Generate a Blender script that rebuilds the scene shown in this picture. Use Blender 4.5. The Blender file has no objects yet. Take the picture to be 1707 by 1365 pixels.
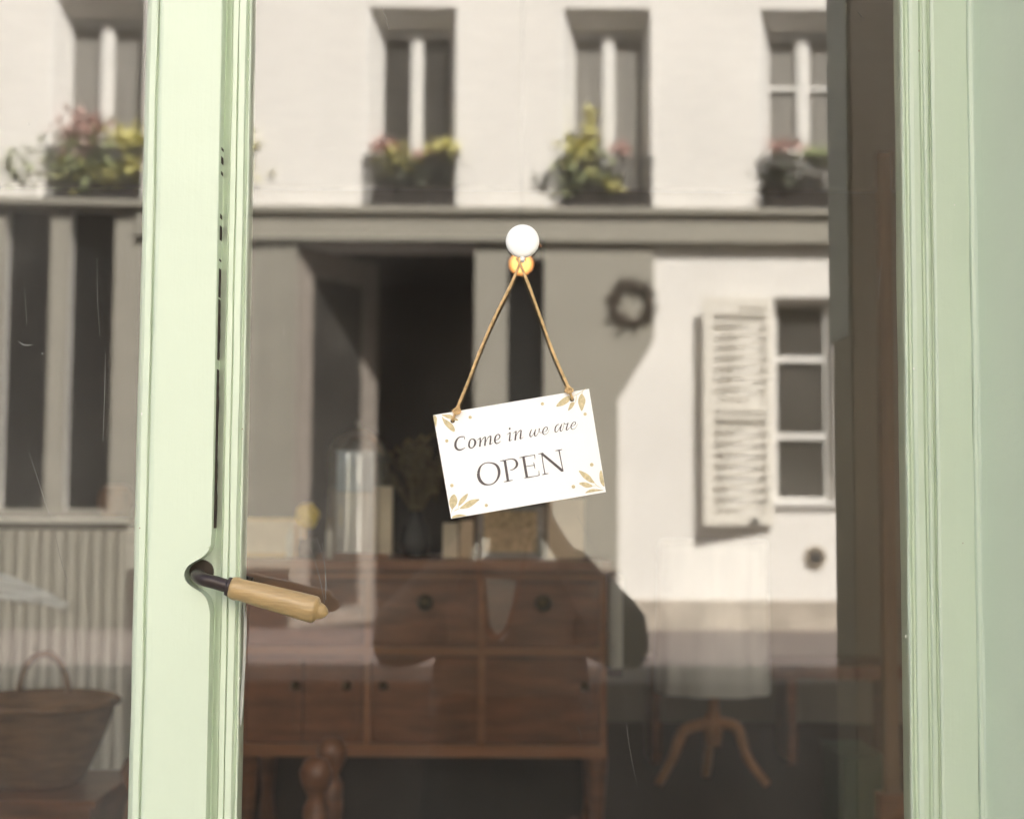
import bpy, bmesh, math, random
from mathutils import Vector, Matrix, Quaternion
random.seed(7)
S = bpy.context.scene
COL = S.collection
R = math.radians

# ---------------------------------------------------------------- camera
CAM = Vector((0.0, -1.70, 1.25)); PITCH = 4.0; ROLL = 0.33; FPX = 1707*50/36.0
cd = bpy.data.cameras.new("camera"); cam = bpy.data.objects.new("camera", cd); COL.objects.link(cam)
cd.lens = 50; cd.sensor_width = 36; cd.clip_start = 0.02; cd.clip_end = 400
CM = Matrix.Rotation(R(90+PITCH), 3, 'X') @ Matrix.Rotation(R(ROLL), 3, 'Z')
cam.matrix_world = Matrix.Translation(CAM) @ CM.to_4x4()
cd.dof.use_dof = True; cd.dof.focus_distance = 1.68; cd.dof.aperture_fstop = 4.2
S.camera = cam

# ---------------------------------------------------------------- sky, sun, exposure
SUN = Vector((0.40, 1.0, 1.2)).normalized()
w = bpy.data.worlds.new("World"); S.world = w; w.use_nodes = True
nt = w.node_tree; bg = nt.nodes['Background']
sky = nt.nodes.new('ShaderNodeTexSky'); sky.sky_type = 'NISHITA'; sky.sun_disc = False
sky.sun_elevation = math.asin(SUN.z); sky.sun_rotation = math.atan2(SUN.x, SUN.y)
sky.air_density = 1.0; sky.dust_density = 6.0; sky.ozone_density = 1.0
nt.links.new(sky.outputs[0], bg.inputs[0]); bg.inputs[1].default_value = 0.065
sd = bpy.data.lights.new("sun", 'SUN'); sd.energy = 5.0; sd.angle = R(0.5); sd.color = (1.0, 0.962, 0.915)
so = bpy.data.objects.new("sun", sd); COL.objects.link(so); so.rotation_euler = SUN.to_track_quat('Z', 'Y').to_euler()
so.location = (5, 10, 20)
S.view_settings.view_transform = 'Standard'; S.view_settings.look = 'None'
S.view_settings.exposure = 2.47; S.view_settings.gamma = 1.0
S.render.engine = 'CYCLES'
S.cycles.max_bounces = 10; S.cycles.diffuse_bounces = 5; S.cycles.glossy_bounces = 5; S.cycles.transparent_max_bounces = 16

def P(px, py, y):
    """point of the photograph (1707 x 1365 pixels) on the plane y"""
    d = CM @ Vector(((px-853.5)/FPX, (682.5-py)/FPX, -1.0))
    t = (y-CAM.y)/d.y
    return CAM + d*t
def X(px, y, py=682): return P(px, py, y).x
def Z(py, y, px=853): return P(px, py, y).z

# ---------------------------------------------------------------- materials
def lin(c): return tuple((v/12.92 if v <= .04045 else ((v+.055)/1.055)**2.4) for v in c)
MATS = {}
def mat(name, col, rough=.6, metal=0, spec=.5, var=.12, scale=8, bump=.0, bscale=60, stretch=(1,1,1), emit=None, es=0, coat=0, dist=.002):
    if name in MATS: return MATS[name]
    m = bpy.data.materials.new(name); m.use_nodes = True; MATS[name] = m
    n = m.node_tree.nodes; l = m.node_tree.links; b = n['Principled BSDF']
    b.inputs['Roughness'].default_value = rough; b.inputs['Metallic'].default_value = metal
    b.inputs['Specular IOR Level'].default_value = spec; b.inputs['Coat Weight'].default_value = coat
    tc = n.new('ShaderNodeTexCoord'); mp = n.new('ShaderNodeMapping'); mp.inputs['Scale'].default_value = stretch
    l.new(tc.outputs['Object'], mp.inputs[0])
    nz = n.new('ShaderNodeTexNoise'); nz.inputs['Scale'].default_value = scale; nz.inputs['Detail'].default_value = 5
    l.new(mp.outputs[0], nz.inputs['Vector'])
    rp = n.new('ShaderNodeValToRGB')
    rp.color_ramp.elements[0].position = .3; rp.color_ramp.elements[1].position = .7
    rp.color_ramp.elements[0].color = tuple(c*(1-var) for c in col)+(1,)
    rp.color_ramp.elements[1].color = tuple(min(1, c*(1+var)) for c in col)+(1,)
    l.new(nz.outputs['Fac'], rp.inputs[0]); l.new(rp.outputs[0], b.inputs['Base Color'])
    if bump:
        n2 = n.new('ShaderNodeTexNoise'); n2.inputs['Scale'].default_value = bscale; n2.inputs['Detail'].default_value = 4
        l.new(mp.outputs[0], n2.inputs['Vector'])
        bp = n.new('ShaderNodeBump'); bp.inputs['Strength'].default_value = bump; bp.inputs['Distance'].default_value = dist
        l.new(n2.outputs['Fac'], bp.inputs['Height']); l.new(bp.outputs[0], b.inputs['Normal'])
    if emit:
        b.inputs['Emission Color'].default_value = emit+(1,); b.inputs['Emission Strength'].default_value = es
    return m

def paint_mat():
    m = mat('green_paint', (.625, .705, .55), rough=.38, var=.025, scale=5)
    n = m.node_tree.nodes; l = m.node_tree.links; b = n['Principled BSDF']
    mp = [x for x in n if x.type == 'MAPPING'][0]
    bps = None
    m2 = n.new('ShaderNodeMapping'); m2.inputs['Scale'].default_value = (1, 1, .06); l.new([x for x in n if x.type == 'TEX_COORD'][0].outputs['Object'], m2.inputs[0])
    for sc, st, di in ((14, .25, .004), (90, .3, .0008), (420, .25, .0003), (-260, .30, .0006)):
        a = n.new('ShaderNodeTexNoise'); a.inputs['Scale'].default_value = abs(sc); a.inputs['Detail'].default_value = 3
        l.new((m2 if sc < 0 else mp).outputs[0], a.inputs['Vector'])
        bp = n.new('ShaderNodeBump'); bp.inputs['Strength'].default_value = st; bp.inputs['Distance'].default_value = di
        l.new(a.outputs['Fac'], bp.inputs['Height'])
        if bps: l.new(bps.outputs[0], bp.inputs['Normal'])
        bps = bp
    l.new(bps.outputs[0], b.inputs['Normal'])
    return m
M_green = paint_mat()
RG = 0.079
def glass_mat(name='shop_glass', dirt=.012, r=RG):
    m = bpy.data.materials.new(name); m.use_nodes = True
    n = m.node_tree.nodes; l = m.node_tree.links; n.remove(n['Principled BSDF']); out = n['Material Output']
    tr = n.new('ShaderNodeBsdfTransparent'); tr.inputs[0].default_value = (.985, .99, .98, 1)
    gl = n.new('ShaderNodeBsdfGlossy'); gl.inputs['Roughness'].default_value = 0.0; gl.inputs[0].default_value = (1, .985, .965, 1)
    fr = n.new('ShaderNodeFresnel'); fr.inputs[0].default_value = 1.45
    ma = n.new('ShaderNodeMath'); ma.operation = 'MULTIPLY_ADD'; ma.inputs[1].default_value = 1-r; ma.inputs[2].default_value = r-.034
    l.new(fr.outputs[0], ma.inputs[0])
    mx = n.new('ShaderNodeMixShader'); l.new(ma.outputs[0], mx.inputs[0]); l.new(tr.outputs[0], mx.inputs[1]); l.new(gl.outputs[0], mx.inputs[2])
    tc = n.new('ShaderNodeTexCoord')
    # dust specks and faint film
    vo = n.new('ShaderNodeTexVoronoi'); vo.inputs['Scale'].default_value = 46; l.new(tc.outputs['Object'], vo.inputs['Vector'])
    sep = n.new('ShaderNodeSeparateColor'); l.new(vo.outputs['Color'], sep.inputs[0])
    th = n.new('ShaderNodeMath'); th.operation = 'MULTIPLY'; th.inputs[1].default_value = .045; l.new(sep.outputs[0], th.inputs[0])
    lt = n.new('ShaderNodeMath'); lt.operation = 'LESS_THAN'; l.new(vo.outputs['Distance'], lt.inputs[0]); l.new(th.outputs[0], lt.inputs[1])
    g2 = n.new('ShaderNodeMath'); g2.operation = 'GREATER_THAN'; g2.inputs[1].default_value = .45; l.new(sep.outputs[1], g2.inputs[0])
    mm = n.new('ShaderNodeMath'); mm.operation = 'MULTIPLY'; l.new(lt.outputs[0], mm.inputs[0]); l.new(g2.outputs[0], mm.inputs[1])
    m3 = n.new('ShaderNodeMath'); m3.operation = 'MULTIPLY'; m3.inputs[1].default_value = .5; l.new(mm.outputs[0], m3.inputs[0])
    nz = n.new('ShaderNodeTexNoise'); nz.inputs['Scale'].default_value = 3; nz.inputs['Detail'].default_value = 6; l.new(tc.outputs['Object'], nz.inputs['Vector'])
    mr = n.new('ShaderNodeMapRange'); mr.inputs[1].default_value = .4; mr.inputs[2].default_value = .8; mr.inputs[3].default_value = dirt*.4; mr.inputs[4].default_value = dirt*2
    l.new(nz.outputs['Fac'], mr.inputs[0])
    ad = n.new('ShaderNodeMath'); ad.operation = 'MAXIMUM'; l.new(m3.outputs[0], ad.inputs[0]); l.new(mr.outputs[0], ad.inputs[1])
    df = n.new('ShaderNodeBsdfDiffuse'); df.inputs[0].default_value = (.8, .78, .74, 1)
    m2 = n.new('ShaderNodeMixShader'); l.new(ad.outputs[0], m2.inputs[0]); l.new(mx.outputs[0], m2.inputs[1]); l.new(df.outputs[0], m2.inputs[2])
    l.new(m2.outputs[0], out.inputs[0])
    return m
M_glass = glass_mat(dirt=.013); M_glass2 = glass_mat('dusty_glass', dirt=.026)
M_thin = glass_mat('display_glass', dirt=.004, r=.05)

# ---------------------------------------------------------------- mesh helpers
ORG = {}
def thing(name, label, cat, loc=(0, 0, 0), group=None):
    o = bpy.data.objects.new(name, None); COL.objects.link(o); o.location = loc; o.empty_display_size = .1
    o['label'] = label; o['category'] = cat
    if group: o['group'] = group
    ORG[o] = Vector(loc); return o
def obj(name, bm, m, parent=None, smooth=False, label=None):
    org = ORG[parent] if parent else Vector((0, 0, 0))
    bmesh.ops.translate(bm, verts=bm.verts, vec=-org)
    bmesh.ops.recalc_face_normals(bm, faces=bm.faces)
    me = bpy.data.meshes.new(name); bm.to_mesh(me); bm.free()
    if smooth:
        for p in me.polygons: p.use_smooth = True
    o = bpy.data.objects.new(name, me); COL.objects.link(o)
    if m: me.materials.append(m)
    if parent: o.parent = parent; ORG[o] = org
    if label: o['label'] = label
    return o
def tag(o, label, cat, group=None):
    o['label'] = label; o['category'] = cat
    if group: o['group'] = group
    return o
def struct(name, bm, m, label=None):
    o = obj(name, bm, m); o['kind'] = 'structure'
    if label: o['label'] = label
    return o
def BM(): return bmesh.new()
def bx(bm, x0, x1, y0, y1, z0, z1):
    x0, x1 = sorted((x0, x1)); y0, y1 = sorted((y0, y1)); z0, z1 = sorted((z0, z1))
    v = [bm.verts.new(p) for p in ((x0,y0,z0),(x1,y0,z0),(x1,y1,z0),(x0,y1,z0),(x0,y0,z1),(x1,y0,z1),(x1,y1,z1),(x0,y1,z1))]
    for f in ((3,2,1,0),(4,5,6,7),(0,1,5,4),(1,2,6,5),(2,3,7,6),(3,0,4,7)): bm.faces.new([v[i] for i in f])
    return v
def box(*a, bev=0, seg=2):
    bm = BM(); bx(bm, *a)
    if bev: bevel(bm, bev, seg)
    return bm
def bevel(bm, w_, seg=2):
    bmesh.ops.bevel(bm, geom=[e for e in bm.edges if e.calc_face_angle(0) > .5], offset=w_, segments=seg, affect='EDGES', profile=.5)
def prism(bm, pts, y0, y1):
    """polygon given in (x, z), extruded in y"""
    a = [bm.verts.new((p[0], y0, p[1])) for p in pts]; b = [bm.verts.new((p[0], y1, p[1])) for p in pts]
    bm.faces.new(a); bm.faces.new(b[::-1]); n = len(pts)
    for i in range(n): bm.faces.new((a[i], b[i], b[(i+1) % n], a[(i+1) % n]))
def ring_frame(p, d):
    d = d.normalized(); u = Vector((0, 0, 1)) if abs(d.z) < .9 else Vector((1, 0, 0))
    s = d.cross(u).normalized(); return s, s.cross(d).normalized()
def tube(bm, pts, rad, n=10, caps=True):
    pts = [Vector(p) for p in pts]; rr = rad if isinstance(rad, (list, tuple)) else [rad]*len(pts)
    rings = []; s = None
    for i, p in enumerate(pts):
        d = (pts[min(i+1, len(pts)-1)]-pts[max(i-1, 0)]).normalized()
        if s is None: s, t = ring_frame(p, d)
        else:
            s = (s-d*s.dot(d)).normalized(); t = s.cross(d)
        t = s.cross(d)
        rings.append([bm.verts.new(p+(s*math.cos(2*math.pi*k/n)+t*math.sin(2*math.pi*k/n))*rr[i]) for k in range(n)])
    for a, b in zip(rings, rings[1:]):
        for k in range(n): bm.faces.new((a[k], a[(k+1) % n], b[(k+1) % n], b[k]))
    if caps: bm.faces.new(rings[0][::-1]); bm.faces.new(rings[-1])
def lathe(bm, prof, c, n=24, axis=None, squash=1):
    """profile [(r, z)] turned about z at c"""
    rings = []
    for r, z in prof:
        if r < 1e-5: rings.append([bm.verts.new((c[0], c[1], c[2]+z))])
        else: rings.append([bm.verts.new((c[0]+r*math.cos(2*math.pi*k/n), c[1]+squash*r*math.sin(2*math.pi*k/n), c[2]+z)) for k in range(n)])
    for a, b in zip(rings, rings[1:]):
        for k in range(n):
            if len(a) == 1 and len(b) == 1: continue
            if len(a) == 1: bm.faces.new((a[0], b[k], b[(k+1) % n]))
            elif len(b) == 1: bm.faces.new((a[k], a[(k+1) % n], b[0]))
            else: bm.faces.new((a[k], a[(k+1) % n], b[(k+1) % n], b[k]))
def catmull(pts, k=6):
    out = []; n = len(pts)
    for i in range(n-1):
        p0 = pts[max(i-1, 0)]; p1 = pts[i]; p2 = pts[i+1]; p3 = pts[min(i+2, n-1)]
        for j in range(k):
            t = j/k
            out.append(tuple(.5*((2*b)+(-a+c)*t+(2*a-5*b+4*c-d)*t*t+(-a+3*b-3*c+d)*t**3) for a, b, c, d in zip(p0, p1, p2, p3)))
    out.append(tuple(pts[-1])); return out
def extrude_profile(bm, pts, z0, z1, step=.03, nz=.0004, seed=1):
    """open (x, y) profile run up in z, its edges wandering like thick old paint"""
    rnd = random.Random(seed); m = int((z1-z0)/step)+1
    ph = [[(rnd.uniform(0, 6.28), rnd.uniform(4, 9)) for _ in range(6)] for _ in pts]
    rows = []
    for j in range(m+1):
        z = z0+(z1-z0)*j/m; row = []
        for i, (x, y) in enumerate(pts):
            dx = sum(math.sin(a+z*f*(k+1)*1.7) for k, (a, f) in enumerate(ph[i][:3]))*nz*.55+rnd.gauss(0, nz*.30)
            dy = sum(math.sin(a+z*f*(k+1)*1.3) for k, (a, f) in enumerate(ph[i][3:]))*nz*.35
            e = 0 if i in (0, len(pts)-1) else 1
            row.append(bm.verts.new((x+dx, y+dy*e, z)))
        rows.append(row)
    for a, b in zip(rows, rows[1:]):
        for i in range(len(pts)-1): bm.faces.new((a[i], a[i+1], b[i+1], b[i]))
def wall_holes(bm, x0, x1, z0, z1, y, holes, depth, back):
    """a wall sheet facing +y or -y with openings whose reveals go in by depth (y+depth)"""
    xs = sorted({x0, x1, *[h[0] for h in holes], *[h[1] for h in holes]}); zs = sorted({z0, z1, *[h[2] for h in holes], *[h[3] for h in holes]})
    for a, b in zip(xs, xs[1:]):
        for c, d in zip(zs, zs[1:]):
            mx, mz = (a+b)/2, (c+d)/2
            if any(h[0] < mx < h[1] and h[2] < mz < h[3] for h in holes): continue
            bm.faces.new([bm.verts.new(p) for p in ((a, y, c), (b, y, c), (b, y, d), (a, y, d))])
    for h in holes:
        dd = h[4] if len(h) > 4 else depth
        q = [(h[0], h[2]), (h[1], h[2]), (h[1], h[3]), (h[0], h[3])]
        sl, sr, st = h[5] if len(h) > 5 else (0, 0, 0)
        qi = [(h[0]+sl, h[2]), (h[1]-sr, h[2]), (h[1]-sr, h[3]-st), (h[0]+sl, h[3]-st)]
        for i in range(4):
            p, r_ = q[i], q[(i+1) % 4]; pi_, ri_ = qi[i], qi[(i+1) % 4]
            bm.faces.new([bm.verts.new(v) for v in ((p[0], y, p[1]), (r_[0], y, r_[1]), (ri_[0], y+dd, ri_[1]), (pi_[0], y+dd, pi_[1]))])
    bmesh.ops.remove_doubles(bm, verts=bm.verts, dist=1e-5)

# ================================================================ THE STREET
M_asph = mat('asphalt', (.028, .022, .018), .95, spec=.1, var=.25, scale=3, bump=.4, bscale=80)
M_pave = mat('pavement_stone', (.13, .105, .097), .85, var=.12, scale=2, bump=.2, bscale=30)
VF = 12.7                       # distance from the shop door to the facade opposite
bm = BM(); bx(bm, -60, 60, -60, 60, -.6, -.08); struct('road', bm, M_asph)
bm = BM(); bx(bm, -30, 30, -VF-.0, -9.5, -.1, .05); struct('pavement', bm, M_pave)
bm = BM(); bx(bm, -30, 30, -9.5, -9.36, -.1, .046); struct('kerb', bm, mat('kerb_stone', (.34, .33, .31), .8))
bm = BM(); bx(bm, -30, 30, -2.6, .0, -.1, .05); struct('pavement_by_shop', bm, mat('pale_paving', (.42, .40, .36), .85, var=.1, scale=3))

# ---------------------------------------------------------------- the building opposite
M_wall = mat('cream_render', (.79, .77, .73), .9, var=.06, scale=.9, bump=.15, bscale=12)
M_grey = mat('taupe_shopfront_paint', (.30, .285, .24), .55, var=.05, scale=3)
M_white = mat('white_joinery', (.74, .73, .70), .5, var=.04)
M_iron = mat('black_iron', (.03, .03, .032), .5, var=.2)
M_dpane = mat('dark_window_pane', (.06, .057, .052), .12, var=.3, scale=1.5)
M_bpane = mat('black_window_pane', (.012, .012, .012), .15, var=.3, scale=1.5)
M_jamb = mat('sunlit_jamb_white', (.86, .85, .82), .6, var=.02)  # sunlight on the left splays is put into this whiter colour
M_cur = mat('grey_curtain', (.22, .21, .19), .8, var=.2, scale=4, stretch=(6, 1, .3))
yF = -VF
def fx(px, py=700): return P(px, py, VF).x
def fz(py, px=700): return P(px, py, VF).z
apt = thing('apartment_building', 'cream rendered apartment building with tall windows above a taupe shopfront, mirrored in the door glass', 'building', (0, yF, 0))
W0 = [-1070, -735, -400, -75, 260, 605, 935, 1270, 1605]
holes = []; SPL = (.13, .05, .17)
ztop = fz(12); zbot = fz(352)
for p in W0: holes.append((fx(p), fx(p+150), zbot, ztop, -.26, SPL))
for p in W0: holes.append((fx(p), fx(p+150), zbot+3.1, ztop+3.1, -.26, SPL))
# ground floor openings
zc = fz(410); zg = .05
hA = (fx(195), fx(267), fz(852), fz(362), -.22); hA2 = (fx(298), fx(370), fz(852), fz(362), -.22)
hB = (fx(492), fx(790), .0, fz(410), -.5); hC = (fx(845), fx(906), fz(935), fz(430), -.25)
hS = (fx(1292), fx(1393), fz(832), fz(492), -.24)
holes += [hA, hA2, hB, hC, hS]
bm = BM(); wall_holes(bm, -12, 9, 0, 12.2, yF, holes, -.3, None)
bx(bm, -12, 9, yF-6, yF-.9, 12.1, 12.2); obj('wall', bm, M_wall, apt)
bm = BM(); bx(bm, -12.2, 9.2, yF-.2, yF+.45, 12.2, 12.5); obj('roof_cornice', bm, M_wall, apt)
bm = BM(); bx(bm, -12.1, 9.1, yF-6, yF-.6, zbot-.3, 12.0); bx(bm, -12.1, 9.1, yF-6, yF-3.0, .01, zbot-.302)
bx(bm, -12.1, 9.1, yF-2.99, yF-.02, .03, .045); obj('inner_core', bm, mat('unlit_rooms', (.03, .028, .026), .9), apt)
# cornice band
bm = BM(); zb1 = fz(408); zb0 = fz(356)
bx(bm, fx(405), 9, yF+.002, yF+.10, zb1, zb0-.02); bx(bm, -12, fx(405)-.002, yF+.002, yF+.10, fz(364), zb0-.02)
bx(bm, -12, 9, yF+.002, yF+.16, zb0-.018, zb0+.045); bx(bm, fx(405), 9, yF+.102, yF+.125, zb1+.02, zb1+.055)
bevel(bm, .008); obj('cornice', bm, M_grey, apt)
# taupe shopfront, with the angled end on its right
bm = BM(); PY = .05
def fbox(a, b, c, d, pr=PY): bx(bm, fx(a), fx(b), yF+.002, yF+pr, fz(d), fz(c))
zl = fz(364)-.002
bx(bm, -12, fx(195), yF+.002, yF+PY, zg, zl); fbox(267, 298, 364.5, 852); bx(bm, fx(370), fx(404), yF+.002, yF+PY, zg, zl)
bx(bm, fx(195), fx(370), yF+.002, yF+PY, zg, fz(852))
bx(bm, fx(404), fx(492), yF+.002, yF+PY+.001, zg, zb1-.002); fbox(790, 845, 409, 935); bx(bm, fx(845), fx(906), yF+.002, yF+PY, fz(430), zb1-.002)
bx(bm, fx(790), fx(906), yF+.002, yF+PY, zg, fz(935))
prism(bm, [(fx(906), zg), (fx(1030), zg), (fx(1030), fz(660)), (fx(1090), fz(562)), (fx(1090), zb1-.002), (fx(906), zb1-.002)], yF+.002, yF+PY+.001)
obj('shopfront', bm, M_grey, apt)
bm = BM()
for p in (436, 452, 470, 484): bx(bm, fx(p), fx(p+7), yF+PY+.003, yF+PY+.03, zg, zb1-.004)
bx(bm, fx(-320), fx(404), yF+PY+.002, yF+PY+.05, fz(872), fz(853))
bevel(bm, .006, 1); obj('shopfront_moulding', bm, M_grey, apt)
bm = BM(); bx(bm, fx(405), fx(489), yF+PY+.031, yF+PY+.06, zg, fz(948)); bevel(bm, .005); obj('stall_riser', bm, mat('dark_brown_riser', (.05, .035, .028), .6, var=.2), apt)
bm = BM(); bx(bm, fx(-320), fx(402), yF+PY+.003, yF+PY+.018, zg, fz(874))
for p in range(-300, 400, 19): bx(bm, fx(p), fx(p+10), yF+PY+.017, yF+PY+.035, zg+.05, fz(874))
obj('boarded_riser', bm, mat('dull_taupe_boards', (.10, .09, .07), .6, var=.1), apt)
bm = BM(); bx(bm, fx(792), fx(1028), yF+PY+.003, yF+PY+.04, zg, fz(948)); bevel(bm, .005)
obj('stall_riser', bm, mat('dark_brown_riser', (.05, .035, .028), .6, var=.2), apt)
# glazing of the ground floor
for h, nm in ((hA, 0), (hA2, 1), (hC, 2)):
    f = obj('window', box(h[0], h[1], yF-.20, yF-.16, h[2], h[3]), M_bpane, apt)
bm = BM(); bx(bm, fx(800), fx(850), yF-.12, yF-.10, fz(600), fz(530))
# bay door standing open
yd0 = -VF-.02; yd1 = yd0-1.0; xh = hB[0]+.01; xe = xh+.70; dz = (hB[2], hB[3]-.02)
def leafbox(bm, s0, s1, z0, z1, th=.05):
    a = Vector((xh, yd0, 0)); d = Vector((xe-xh, yd1-yd0, 0)); nrm = Vector((-d.y, d.x, 0)).normalized()*th/2
    q = [a+d*s0-nrm, a+d*s1-nrm, a+d*s1+nrm, a+d*s0+nrm]
    lo = [bm.verts.new((p.x, p.y, z0)) for p in q]; hi = [bm.verts.new((p.x, p.y, z1)) for p in q]
    bm.faces.new(lo[::-1]); bm.faces.new(hi)
    for i in range(4): bm.faces.new((lo[i], lo[(i+1) % 4], hi[(i+1) % 4], hi[i]))
bm = BM(); leafbox(bm, 0, .16, *dz); leafbox(bm, .80, 1, *dz); leafbox(bm, .16, .80, dz[1]-.28, dz[1]); leafbox(bm, .16, .80, dz[0], .22)
dl = obj('door', bm, mat('pale_taupe_paint', (.31, .275, .24), .6), apt, label='taupe glazed door standing open inwards'); bm = BM(); leafbox(bm, .16, .80, .22, dz[1]-.28, .01); obj('pane', bm, M_dpane, dl)
# room beyond the open door
# upper windows
M_fol = [mat('leaf_green', (.30, .34, .17), .6, var=.4, scale=20), mat('leaf_yellow', (.68, .64, .26), .6, var=.3, scale=20), mat('flower_pink', (.62, .42, .38), .6, var=.3, scale=20), mat('leaf_dark', (.09, .10, .07), .6, var=.3, scale=20)]
def leaves(bm, c, rad, n, size, seed, flat=1.0):
    rnd = random.Random(seed)
    for _ in range(n):
        v = Vector((rnd.gauss(0, .5), rnd.gauss(0, .5), rnd.gauss(0, .5)*flat)); p = Vector(c)+Vector((v.x*rad[0], v.y*rad[1], v.z*rad[2]))
        q = Quaternion(Vector((rnd.uniform(-1, 1), rnd.uniform(-1, 1), rnd.uniform(-1, 1))).normalized(), rnd.uniform(0, 6.28))
        s = size*rnd.uniform(.6, 1.4)
        vs = [bm.verts.new(p+q @ Vector(k)) for k in ((-s*.1, 0, 0), (0, s*.32, s*.05), (s, 0, 0), (0, -s*.32, s*.05))]
        bm.faces.new(vs)
wi = 0
for row in (0, 3.1):
    for k, p in enumerate(W0):
        x0, x1 = fx(p)+.13, fx(p+150)-.05; z0, z1 = zbot+row, ztop+row-.17; yy = yF-.265; xm = (x0+x1)/2
        bm = BM(); t = .018
        bx(bm, x0+.002, x0+t, yy-.05, yy, z0, z1-.002); bx(bm, x1-t, x1-.002, yy-.05, yy, z0, z1-.002)
        bx(bm, x0+t, x1-t, yy-.05, yy-.03, z1-.06, z1-.002); bx(bm, x0+t, x1-t, yy-.05, yy, z0, z0+.12)
        bx(bm, xm-.065, xm+.065, yy-.05, yy+.02, z0+.12, z1-.06); bx(bm, xm-.02, xm+.02, yy+.02, yy+.04, z0+.12, z1-.06)
        if k == 7:
            for q in (132, 238, 20): bx(bm, x0+t, xm-.045, yy-.04, yy-.005, fz(q)+row-.02, fz(q)+row+.02); bx(bm, xm+.045, x1-t, yy-.04, yy-.005, fz(q)+row-.02, fz(q)+row+.02)
        f = obj('window', bm, M_white, apt)
        obj('pane', box(x0+t, x1-t, yy-.045, yy-.04, z0+.12, z1-.06), M_cur if k in (4, 6, 7) else M_dpane, f)
        bm = BM(); a_, b_ = x0-.13, x0
        bm.faces.new([bm.verts.new(v) for v in ((a_-.03, yF+.003, z0), (a_+.002, yF+.003, z0), (a_+.002, yF+.003, z1+.17), (a_-.03, yF+.003, z1+.17))])
        bm.faces.new([bm.verts.new(v) for v in ((a_+.002, yF+.003, z0), (b_+.003, yF-.255, z0), (b_+.003, yF-.255, z1), (a_+.002, yF+.003, z1+.166))]); bmesh.ops.remove_doubles(bm, verts=bm.verts, dist=.005); obj('jamb', bm, M_jamb, apt)
        # iron guard
        bm = BM(); gz = fz(262)+row; gy = yF+.06; x0 -= .13; x1 += .05
        bx(bm, x0-.03, x1+.03, gy-.015, gy+.015, gz-.02, gz); bx(bm, x0-.03, x1+.03, gy-.012, gy+.012, z0+.04, z0+.06); bx(bm, x0-.03, x1+.03, gy-.01, gy+.01, gz-.13, gz-.115)
        m_ = 9
        for i in range(m_+1):
            xx = x0+(x1-x0)*i/m_
            tube(bm, [(xx, gy, z0+.05), (xx, gy, gz-.02)], .008, 5)
            if i < m_:
                cx = xx+(x1-x0)/m_/2
                for zc_, rr_ in ((z0+.16, .042), (z0+.29, .042), (gz-.07, .035)):
                    tube(bm, [(cx+rr_*math.cos(a*.7854), gy, zc_+rr_*math.sin(a*.7854)) for a in range(9)], .006, 4)
        for xx in (x0-.02, x1+.02): bx(bm, xx-.01, xx+.01, yF-.02, gy, gz-.03, gz-.01); bx(bm, xx-.01, xx+.01, yF-.02, gy, z0+.04, z0+.06)
        obj('window_guard', bm, M_iron, apt)
        obj('sill', box(x0-.04, x1+.04, yF-.26, yF+.08, z0-.06, z0-.002, bev=.01), M_grey if row == 0 else M_wall, apt)
# flower boxes on the sills
def flower_box(k, label, spec, seed):
    x0, x1 = fx(W0[k]), fx(W0[k]+150); z = zbot+.001; y = yF-.08
    t = thing('flower_box', label, 'flower box', ((x0+x1)/2, y, z), 'flower boxes on the window sills opposite')
    bm = BM(); bx(bm, x0+.06, x1-.06, y-.09, y+.09, z, z+.24); bevel(bm, .015); obj('box', bm, mat('clay_box', (.06, .05, .045), .8), t)
    for i, (nm, px, py, rx, rz, n, mi) in enumerate(spec):
        bm = BM(); leaves(bm, (fx(px), y+.05, fz(py)), (rx, .14, rz), n, .075, seed+i); obj(nm, bm, M_fol[mi], t)
flower_box(4, 'flower box of pink blooms and trailing leaves, mirrored in the left pane', [('foliage', 315, 285, .42, .30, 600, 0), ('foliage', 330, 300, .55, .18, 300, 1), ('flowers', 312, 225, .22, .14, 260, 2), ('foliage', 385, 245, .20, .12, 260, 1), ('foliage', 205, 300, .16, .2, 110, 0), ('flowers', 300, 268, .2, .08, 130, 2), ('foliage', 398, 285, .10, .1, 110, 1)], 1)
flower_box(5, 'flower box with pink blooms and a yellow bush, in the window left of the hook', [('foliage', 690, 290, .36, .16, 350, 3), ('foliage', 655, 268, .17, .12, 260, 1), ('foliage', 688, 275, .08, .07, 90, 1), ('flowers', 636, 245, .13, .09, 110, 2), ('foliage', 737, 248, .13, .10, 280, 1), ('flowers', 700, 262, .16, .05, 60, 2)], 20)
flower_box(6, 'flower box with tall yellow-green shrub and palm frond, in the window right of the hook', [('foliage', 970, 285, .30, .26, 600, 0), ('foliage', 965, 255, .16, .16, 420, 1), ('foliage', 980, 210, .05, .25, 120, 1), ('flowers', 1030, 245, .10, .06, 70, 2), ('foliage', 915, 300, .17, .1, 90, 3), ('foliage', 1015, 310, .10, .06, 120, 1)], 40)
flower_box(7, 'flower box of dull pink and grey-green plants in the window with glazing bars', [('foliage', 1300, 290, .22, .16, 260, 3), ('flowers', 1310, 240, .2, .06, 90, 2), ('foliage', 1370, 255, .2, .1, 160, 0)], 60)
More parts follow.
